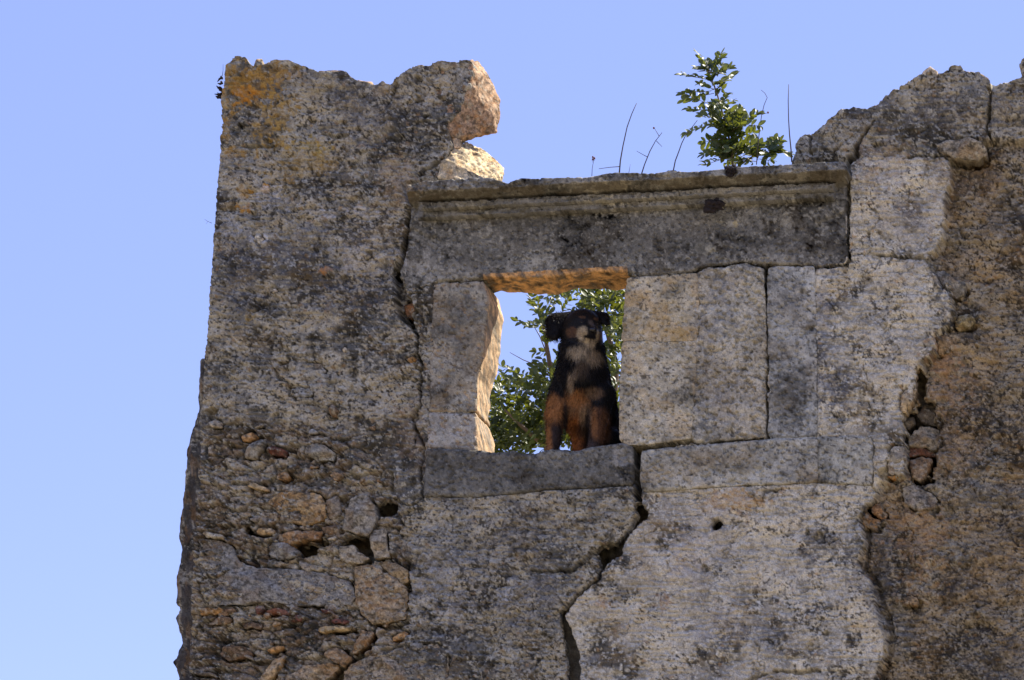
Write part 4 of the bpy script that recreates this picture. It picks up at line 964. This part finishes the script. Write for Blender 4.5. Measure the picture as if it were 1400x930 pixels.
def coat(P):
    """fur colour: black saddle, tan legs and belly, cream throat and chest"""
    u, v = proj(P)
    n_ = fbm(u / 7, v / 10, 901, 3) - .5
    fr = (P[:, 1] < .34)
    c = np.tile(np.array([.009, .008, .0075]), (len(P), 1))
    def blob(bu, bv, ru, rv, k, s=1, front=True):
        nonlocal c
        q = np.hypot((u - bu) / ru, (v - bv) / rv) + .5 * n_
        c = mix(c, k, sst(1.3, .5, q) * s * (fr if front else 1))
    tan = (.27, .115, .035); crm = (.33, .26, .165); dtan = (.11, .05, .022)
    # legs, shoulder, belly
    blob(757, 560, 15, 22, tan); blob(757, 600, 12, 22, (.035, .022, .015)); blob(749, 604, 6, 28, tan)
    blob(792, 572, 22, 34, (.18, .09, .038)); blob(788, 545, 18, 14, tan); blob(785, 590, 14, 26, (.25, .085, .02)); blob(800, 572, 9, 20, (.30, .2, .11), .7); blob(797, 588, 12, 12, (.03, .022, .018), .7); blob(792, 610, 12, 12, (.28, .09, .02))
    blob(822, 585, 14, 28, dtan); blob(804, 580, 4, 26, (.02, .014, .011), .9); blob(773, 572, 4, 24, (.02, .014, .011), .9); blob(813, 582, 5, 24, tan, .7); blob(809, 608, 14, 8, (.06, .04, .03), .8)  # thin dark bands put the shade between belly and legs into the fur
    # cream throat, chest ruff and the two chest flashes
    blob(793, 482, 17, 11, crm); blob(810, 490, 13, 11, (.27, .20, .12)); blob(796, 505, 9, 14, (.15, .10, .055), .8)
    blob(780, 525, 5, 16, (.26, .19, .115)); blob(786, 512, 5, 10, (.22, .16, .10)); blob(812, 538, 14, 9, (.20, .12, .06), .8); blob(800, 512, 10, 12, (.02, .016, .013), .6)
    # face
    R_ = (P - HEAD) @ HR
    def hb(x, f, z, r, k, s=1):
        nonlocal c
        q = np.linalg.norm((R_ - np.array([x, f, z])) / np.array(r), axis=1) + .8 * n_
        c = mix(c, k, sst(1.15, .75, q) * s)
    for sx in (-1, 1):
        hb(sx * .058, .05, -.035, (.030, .05, .026), (.09, .045, .022), .8)      # tan cheek
        hb(sx * .034, .10, -.030, (.022, .055, .034), crm)                       # pale side of the muzzle
        hb(sx * .034, .085, .040, (.015, .03, .007), (.10, .05, .022), .8)      # brow spot
        hb(sx * .036, .088, .016, (.016, .03, .012), (.01, .008, .008))          # eye rim
    hb(0, .10, -.075, (.036, .06, .024), crm)                                    # chin
    hb(0, .10, .012, (.013, .05, .022), (.10, .075, .055), .8)                   # bridge of the nose
    hb(0, .15, -.022, (.026, .030, .022), (.010, .008, .008))
    hb(0, .135, -.046, (.040, .034, .007), (.008, .006, .006))                   # mouth
    return c
DOG = mesh_obj('dog', dv, dq, M_FUR, None, coat(dv), origin=(float(unproj(797, 600, .2)[0]), .2, sill_z))
tag(DOG, 'black and tan dog with cream throat sitting on the window sill', 'dog')
# fur
tri = np.concatenate([dq[:, [0, 1, 2]], dq[:, [0, 2, 3]]])
ar = np.linalg.norm(np.cross(dv[tri[:, 1]] - dv[tri[:, 0]], dv[tri[:, 2]] - dv[tri[:, 0]]), axis=1)
NF = 34000
ti = RNG.choice(len(tri), NF, p=ar / ar.sum()); b1 = RNG.random(NF); b2 = RNG.random(NF); fl = b1 + b2 > 1; b1[fl] = 1 - b1[fl]; b2[fl] = 1 - b2[fl]
root = dv[tri[ti, 0]] + b1[:, None] * (dv[tri[ti, 1]] - dv[tri[ti, 0]]) + b2[:, None] * (dv[tri[ti, 2]] - dv[tri[ti, 0]])
nr = grad(root)
keep = (nr[:, 2] > -.85) & (root[:, 2] > sill_z + .012)
root, nr = root[keep], nr[keep]; NF = len(root)
headw = sst(.12, .09, np.linalg.norm(root - (HEAD + fwd * .04), axis=1))
dirn = np.where((headw > .5)[:, None], -fwd[None] * .9, np.array([[0, -.1, -1.0]]))
dirn = dirn + .55 * nr + RNG.normal(0, .22, (NF, 3)); dirn -= nr * np.minimum((dirn * nr).sum(1, keepdims=True) - .25, 0)
dirn /= np.linalg.norm(dirn, axis=1, keepdims=True)
ru_, rv_ = proj(root)
ruff = sst(40, 15, np.hypot(ru_ - 797, (rv_ - 500) * .8))
ln = (lerp(.022, .010, headw) + ruff * .014) * RNG.uniform(.6, 1.3, NF)
legs = root[:, 2] < sill_z + .15; ln = np.where(legs, ln * .7, ln)
wd2 = np.cross(dirn, RNG.normal(0, 1, (NF, 3))); wd2 /= np.linalg.norm(wd2, axis=1, keepdims=True)
tip = root + dirn * ln[:, None] - np.array([0, 0, 1]) * (ln * .15)[:, None]
tip[:, 2] = np.maximum(tip[:, 2], sill_z + .002)
wv_ = .0011
fv = np.concatenate([root - wd2 * wv_ - nr * .002, root + wd2 * wv_ - nr * .002, tip])
ft = np.stack([np.arange(NF), np.arange(NF) + NF, np.arange(NF) + 2 * NF], -1)
fc = coat(root) * RNG.uniform(.45, 1.9, (NF, 1))
fur = mesh_obj('fur', fv, None, M_FUR, DOG, np.concatenate([fc, fc, fc]), ft); fur['kind'] = 'stuff'
def ball(name, c, rad, mat, parent, R=np.eye(3)):
    bm = bmesh.new(); bmesh.ops.create_uvsphere(bm, u_segments=16, v_segments=10, radius=1)
    bm.verts.index_update()
    p = np.array([x.co[:] for x in bm.verts]) * np.array(rad) @ R.T + c
    f4 = [[x.index for x in f.verts] for f in bm.faces if len(f.verts) == 4]; f3 = [[x.index for x in f.verts] for f in bm.faces if len(f.verts) == 3]
    bm.free(); return mesh_obj(name, p, f4, mat, parent, None, f3)
ball('nose', hp(0, .150, -.014), (.018, .010, .013), M_NOSE, DOG, HR)
for sx in (-1, 1): ball('eye', hp(sx * .036, .085, .016), (.008, .008, .006), M_NOSE, DOG, HR)

# ------------------------------------------------------------------ plants
def tube(pts, rads, seg=6):
    pts = np.array(pts, float); V_ = []; Q = []
    n_ = len(pts)
    t0 = np.gradient(pts, axis=0); t0 /= np.linalg.norm(t0, axis=1, keepdims=True) + 1e-9
    ref = np.array([.3, .9, .2]);
    for i in range(n_):
        a = np.cross(t0[i], ref); a /= np.linalg.norm(a); b = np.cross(t0[i], a)
        for k in range(seg):
            w_ = 2 * math.pi * k / seg; V_.append(pts[i] + rads[i] * (math.cos(w_) * a + math.sin(w_) * b))
    for i in range(n_ - 1):
        for k in range(seg):
            Q.append((i * seg + k, i * seg + (k + 1) % seg, (i + 1) * seg + (k + 1) % seg, (i + 1) * seg + k))
    c0 = len(V_); V_.append(pts[0]); V_.append(pts[-1]); T = []
    for k in range(seg):
        T.append((c0, (k + 1) % seg, k)); T.append((c0 + 1, (n_ - 1) * seg + k, (n_ - 1) * seg + (k + 1) % seg))
    return np.array(V_), Q, T
def tubes(name, lst, mat, parent):
    V_, Q, T = [], [], []; b = 0
    for pts, rads in lst:
        v_, q_, t_ = tube(pts, rads)
        V_.append(v_); Q += [[x + b for x in q] for q in q_]; T += [[x + b for x in t] for t in t_]; b += len(v_)
    return mesh_obj(name, np.concatenate(V_), Q, mat, parent, None, T)
# one leaf: a slightly cupped oval, 1 long along +y
def leaf_mesh(name, wid, cup, bend):
    ys = [0, .12, .34, .6, .84, 1.0]; ws = [.03, .26, .47, .5, .33, .05]
    V_, Q = [], []
    for y, w_ in zip(ys, ws):
        z = -bend * (y - .35) ** 2
        for s_ in (-1, 0, 1): V_.append((s_ * w_ * wid, y, z + cup * abs(s_) * w_))
    for i in range(5):
        for k in range(2): Q.append((i * 3 + k, i * 3 + k + 1, i * 3 + k + 4, i * 3 + k + 3))
    return np.array(V_), np.array(Q)
LEAVES = [leaf_mesh('leaf', .48, .18, .25), leaf_mesh('leaf', .54, .10, -.15), leaf_mesh('leaf', .44, .25, .4)]
LEAF_ME = []
for V_, Q in LEAVES:
    me = bpy.data.meshes.new('leaf'); me.from_pydata(V_.tolist(), [], Q.tolist()); me.materials.append(M_LEAF)
    for p_ in me.polygons: p_.use_smooth = True
    LEAF_ME.append(me)
def leaf_frame(y, nrm):
    y = np.array(y, float); y /= np.linalg.norm(y); x = np.cross(y, nrm); x /= np.linalg.norm(x) + 1e-9; z = np.cross(x, y)
    return np.stack([x, y, z], 1)
def place_leaves(parent, frames):
    pw = world_of(parent)
    for i, (p, R, s) in enumerate(frames):
        o = bpy.data.objects.new('leaf', LEAF_ME[i % 3]); COL.objects.link(o); o.parent = parent
        M = Matrix.Identity(4)
        for a in range(3):
            for b in range(3): M[a][b] = R[a, b] * s
            M[a][3] = p[a] - pw[a]
        o.matrix_local = M
def bake_leaves(name, parent, frames, kind='stuff'):
    V_, Q = [], []; b = 0
    for i, (p, R, s) in enumerate(frames):
        v_, q_ = LEAVES[i % 3]
        V_.append((v_ * s) @ R.T + p); Q.append(q_ + b); b += len(v_)
    o = mesh_obj(name, np.concatenate(V_), np.concatenate(Q), M_LEAF, parent); o['kind'] = kind
    return o
def pinnate(a, b, n_pairs, size, rng, lift=.5):
    """leaflets in pairs along a rachis a -> b"""
    a = np.array(a); b = np.array(b); ax_ = (b - a); L = np.linalg.norm(ax_); ax_ = ax_ / L
    nrm = rng.normal(0, .4, 3) + np.array([.1, -.9, .6]); out = []
    side_ = np.cross(ax_, nrm); side_ /= np.linalg.norm(side_)
    for i in range(n_pairs):
        t = .25 + .72 * i / max(n_pairs - 1, 1)
        for s_ in (-1, 1):
            y = side_ * s_ + ax_ * rng.uniform(.4, .9) + np.array([0, 0, lift]) * rng.uniform(.2, 1) + rng.normal(0, .2, 3)
            out.append((a + ax_ * L * t, leaf_frame(y, nrm + rng.normal(0, .45, 3)), size * rng.uniform(.8, 1.2)))
    out.append((b, leaf_frame(ax_ + rng.normal(0, .2, 3), nrm + rng.normal(0, .4, 3)), size * rng.uniform(.8, 1.1)))
    return out

# carob shrub rooted behind the lintel
rg = np.random.default_rng(5)
ys0 = .33
def zz(x, y, dy=0.0): return unproj(780 + x / 3.874, 60 + y / 3.874, ys0 + dy)
sb = unproj(1003, 262, ys0)
SHRUB = empty('carob_shrub', tuple(float(k) for k in sb), 'small leafy green shrub sprouting above the lintel', 'shrub')
main = [sb, zz(860, 640), zz(850, 560), zz(830, 450), zz(800, 350), zz(775, 260), zz(745, 180), zz(715, 110), zz(695, 75)]
main2 = [sb, zz(900, 640, .03), zz(960, 600, .04), zz(1040, 580, .02), zz(1110, 560, .03), zz(1150, 580, .03)]
main3 = [zz(850, 560), zz(880, 480, .03), zz(905, 420, .05), zz(960, 390, .03), zz(990, 372, .02)]
tubes('stem', [(main, np.linspace(.008, .0018, len(main))), (main2, np.linspace(.006, .0018, len(main2))), (main3, np.linspace(.004, .0015, len(main3)))], M_TWIG, SHRUB)
RACH = [((740, 190), (592, 165), 4), ((745, 160), (680, 60), 3), ((752, 150), (795, 60), 4), ((770, 215), (870, 165), 4), ((745, 250), (600, 265), 3), ((760, 262), (600, 300), 2), ((795, 330), (832, 270), 2), ((765, 350), (635, 350), 3),
        ((785, 340), (860, 305), 2), ((800, 370), (700, 385), 2), ((790, 410), (615, 470), 4), ((850, 440), (990, 370), 5), ((865, 500), (970, 470), 3), ((820, 500), (712, 520), 3), ((830, 560), (705, 590), 3), ((840, 600), (715, 640), 3), ((880, 520), (930, 560), 3),
        ((810, 400), (850, 360), 2), ((820, 430), (760, 440), 3), ((840, 470), (900, 430), 3), ((845, 530), (770, 560), 3), ((860, 560), (830, 630), 2), ((870, 580), (960, 540), 4), ((900, 600), (990, 560), 4), ((960, 600), (1000, 540), 3), ((1040, 580), (1080, 510), 3),
        ((1060, 580), (1110, 520), 3), ((1100, 570), (1150, 580), 2), ((1000, 610), (1060, 620), 3), ((760, 240), (690, 215), 2), ((755, 220), (820, 200), 3), ((720, 120), (750, 100), 2), ((730, 150), (690, 130), 2), ((800, 300), (770, 330), 2), ((830, 480), (790, 380), 3), ((880, 620), (930, 625), 3)]
for _ in range(36):
    a_ = (rg.uniform(790, 900), rg.uniform(360, 630)); b_ = (a_[0] + rg.normal(0, 60), min(a_[1] + rg.normal(-20, 45), 635)); RACH.append((a_, b_, 2))
for _ in range(8):
    a_ = (rg.uniform(960, 1100), rg.uniform(560, 625)); b_ = (a_[0] + rg.normal(0, 40), a_[1] - abs(rg.normal(10, 30))); RACH.append((a_, b_, 2))
for _ in range(10):
    a_ = (rg.uniform(730, 800), rg.uniform(120, 330)); b_ = (a_[0] + rg.normal(0, 50), a_[1] + rg.normal(-20, 35)); RACH.append((a_, b_, 2))
fr = []; rl = []
for a, b, k in RACH:
    A_ = zz(*a, rg.normal(0, .02)); B_ = zz(*b, rg.normal(0, .05))
    rl.append(([A_, (A_ + B_) / 2 + rg.normal(0, .002, 3), B_], [.0016, .0013, .0009])); fr += pinnate(A_, B_, k + 2, .042, rg)
tubes('twig', rl, M_TWIG, SHRUB)
fr = [fr[i] for i in rg.permutation(len(fr))]
place_leaves(SHRUB, fr[:300])
if len(fr) > 300: bake_leaves('foliage', SHRUB, fr[300:])

# dead stalks standing on the lintel
def stalk(name, px, lab, y=.2, r=.0034, side_px=(), bud=None, budn=1, cat='dry plant'):
    pts = [unproj(780 + a / 3.874, 60 + b / 3.874, y) for a, b in px]
    e = empty(name, tuple(float(k) for k in pts[0]), lab, cat, None)
    lst = [(pts, np.linspace(r, r * .45, len(pts)))]
    for sp in side_px: 
        q = [unproj(780 + a / 3.874, 60 + b / 3.874, y) for a, b in sp]; lst.append((q, np.linspace(r * .5, r * .3, len(q))))
    tubes('stem', lst[:1], M_DRY, e)
    for l_ in lst[1:]: tubes('side_twig', [l_], M_DRY, e)
    if bud:
        for k in range(budn):
            c_ = unproj(780 + bud[0] / 3.874 + (k % 2) * 2.2 - 1, 60 + bud[1] / 3.874 + k * 1.6, y)
            ball('bud', c_, (.0045, .0045, .0055), M_BUD, e)
    return e
stalk('dry_stalk', [(258, 690), (264, 620), (278, 540), (300, 440), (325, 370), (350, 315)], 'tall bare dark stalk leaning over the middle of the lintel', side_px=[[(262, 650), (210, 654), (150, 662)]], r=.004)
stalk('dry_stalk', [(376, 690), (392, 640), (420, 570), (450, 515), (485, 470)], 'short forked dry stalk tipped with a dark bud', side_px=[[(408, 600), (380, 585), (350, 568)], [(470, 490), (455, 465), (445, 448)], [(455, 515), (470, 530), (485, 545)]], bud=(445, 446))
stalk('dry_stalk', [(543, 680), (555, 620), (572, 575), (590, 525), (610, 485), (645, 440), (672, 405)], 'bent dry stalk with its tip among the shrub leaves')
stalk('dry_stalk', [(113, 700), (115, 660), (122, 620), (127, 598)], 'tiny dry stalk with a cluster of red buds', r=.0018, side_px=[[(120, 630), (112, 615)], [(122, 622), (132, 610)]], bud=(122, 600), budn=3)
stalk('dry_stalk', [(985, 640), (992, 545), (1002, 450), (1012, 380), (1025, 325), (1042, 285), (1030, 262), (1010, 245)], 'dry stalk with a curled tip and a pink bud', r=.0026, y=.26, side_px=[[(1014, 375), (1030, 370), (1048, 364)]], bud=(1050, 364))
stalk('dry_stalk', [(1172, 625), (1168, 560), (1160, 480), (1155, 400), (1153, 300), (1156, 215)], 'straight bare stalk beside the stepped broken masonry', r=.004, y=.26)
stalk('dry_stalk', [(308, 690), (312, 665), (317, 638)], 'stub of dry stalk on the lintel beside the tallest stalk', r=.0015)
stalk('dry_stalk', [(-1900, 930 + 20), (-1912, 945), (-1925, 938), (-1938, 930)], 'thin bare twig sticking out of the left wall edge', y=.02, r=.0012, side_px=[[(-1920, 940), (-1930, 955)]])
# small dark plant on the upper left corner
e = empty('withered_plant', tuple(float(k) for k in unproj(304, 125, .06)), 'small dark withered plant clinging to the upper left corner', 'plant')
rg2 = np.random.default_rng(9); lst = []
for k in range(16):
    a = unproj(304, rg2.uniform(104, 136), .05); b = a + np.array([rg2.uniform(-.035, -.005), rg2.uniform(-.02, .02), rg2.uniform(-.02, .03)])
    lst.append(([a, (a + b) / 2 + rg2.normal(0, .004, 3), b], [.005, .006, .0015]))
lst.append(([unproj(304, 104, .05), unproj(305, 96, .05), unproj(305, 88, .05)], [.0015, .001, .0008]))
tubes('stem', lst, M_MOSS, e)
# dead moss tufts in the lintel
def tuft(u, v, y, r, lab):
    e = empty('moss_tuft', tuple(float(k) for k in unproj(u, v, y)), lab, 'moss')
    c = unproj(u, v, y); P_ = []
    bm = bmesh.new(); bmesh.ops.create_icosphere(bm, subdivisions=4, radius=1); bm.verts.index_update()
    p = np.array([x.co[:] for x in bm.verts]); f = [[x.index for x in q.verts] for q in bm.faces]; bm.free()
    k = 1 + 1.7 * n3(p, 1.6, 931) + 1.0 * n3(p, 4.5, 937)
    mesh_obj('clump', c + p * k[:, None] * np.array([r, r * .6, r * .75]), None, M_MOSS, e, None, f)
    l_ = []
    for _ in range(40):
        d = RNG.normal(0, 1, 3); d[1] = -abs(d[1]); d /= np.linalg.norm(d)
        l_.append(([c + d * r * .4, c + d * r * .9, c + d * r * 1.15 + np.array([0, 0, -.006])], [.0016, .0012, .0004]))
    s_ = tubes('strand', l_, M_MOSS, e); s_['kind'] = 'stuff'
tuft(975, 281, -.085, .032, 'dark dead moss tuft lodged under the cornice moulding')
tuft(1000, 234, -.160, .028, 'dark dead moss tuft on the cornice edge below the shrub')

# carob tree behind the wall
rg = np.random.default_rng(21)
tb = unproj(800, 500, 2.4); tbase = np.array([tb[0] + .15, 2.5, -.02])
TREE = empty('carob_tree', tuple(float(k) for k in tbase), 'leafy green tree behind the window opening', 'tree')
def T_(u, v, y): return unproj(u, v, y)
trunk = [tbase, tbase + [.05, .02, 1.2], tbase + [-.05, -.05, 2.6], T_(845, 760, 2.4), T_(830, 690, 2.3)]
limbs = [([T_(830, 690, 2.3), T_(800, 640, 2.15), T_(772, 570, 2.0), T_(752, 500, 1.9), T_(742, 440, 1.85), T_(735, 410, 1.85)], (.03, .004)),
         ([T_(830, 690, 2.3), T_(836, 600, 2.2), T_(842, 500, 2.1), T_(825, 430, 2.05), T_(800, 395, 2.0)], (.035, .006)),
         ([T_(800, 640, 2.15), T_(745, 610, 1.95), T_(710, 580, 1.85), T_(690, 560, 1.8)], (.02, .005)),
         ([T_(845, 760, 2.4), T_(900, 600, 2.7), T_(930, 460, 2.8)], (.04, .008)),
         ([T_(845, 760, 2.4), T_(740, 720, 2.2), T_(680, 640, 2.0), T_(650, 600, 1.95)], (.03, .006)),
         ([T_(758, 520, 1.92), T_(735, 500, 1.85), T_(715, 492, 1.8), T_(697, 482, 1.8)], (.004, .0014)),
         ([T_(750, 490, 1.9), T_(738, 460, 1.88), T_(731, 448, 1.86)], (.004, .002))]
tubes('trunk', [(trunk, [.16, .13, .10, .06, .035])], M_TWIG, TREE)
for pts, (a, b) in limbs: tubes('branch', [(pts, np.linspace(a, b, len(pts)))], M_TWIG, TREE)
# leaf sprays where the opening shows them
spr = []
def spray(u, v, du, dv, n_, y, s=.040, k=4):
    for _ in range(int(n_ * 1.5)):
        p = T_(u + rg.normal(0, du), v + rg.normal(0, dv), y + rg.normal(0, .12))
        d = rg.normal(0, 1, 3) + np.array([0, 0, .5]); d /= np.linalg.norm(d)
        spr.extend(pinnate(p, p + d * .09, k, s, rg))
for a in ((728, 426, 9, 6, 3), (750, 414, 6, 7, 2), (741, 436, 8, 6, 3), (735, 447, 7, 5, 2), (752, 466, 5, 10, 2), (777, 412, 4, 5, 1),
          (800, 404, 16, 8, 12), (832, 412, 12, 14, 14), (842, 450, 8, 20, 14), (840, 500, 8, 25, 14), (732, 514, 11, 8, 4), (742, 540, 10, 12, 5), (752, 505, 8, 18, 7), (720, 540, 10, 12, 7), (822, 425, 14, 12, 12), (845, 425, 6, 16, 10), (758, 535, 6, 20, 8)):
    spray(*a, 1.9)
near = spr[:]
spr = []
for a in ((690, 560, 12, 14, 30), (690, 600, 16, 14, 44), (725, 595, 18, 16, 36), (750, 580, 12, 20, 16), (770, 600, 16, 14, 14), (700, 535, 10, 8, 4), (838, 560, 10, 30, 16), (735, 560, 12, 10, 8)):
    spray(*a, 2.05)
order = rg.permutation(len(near)); near = [near[i] for i in order]
place_leaves(TREE, near[:280]); rest = near[280:] + spr
# the rest of the crown, hidden by the wall from here
spr = []
def crown(cu, cv, cy, ru, rv, ry, n_):
    for _ in range(n_):
        d = rg.normal(0, 1, 3); d = d / np.linalg.norm(d) * rg.uniform(.4, 1) ** .5
        p = T_(cu + d[0] * ru, cv + d[1] * rv, cy + d[2] * ry)
        d = rg.normal(0, 1, 3) + np.array([0, 0, .4]); d /= np.linalg.norm(d)
        spr.extend(pinnate(p, p + d * .1, 3, .045, rg))
crown(930, 520, 2.9, 75, 130, .5, 260); crown(560, 680, 2.1, 100, 70, .4, 200); crown(780, 760, 2.4, 150, 90, .5, 300); crown(960, 680, 2.7, 120, 90, .5, 200)
bake_leaves('foliage', TREE, rest + spr)
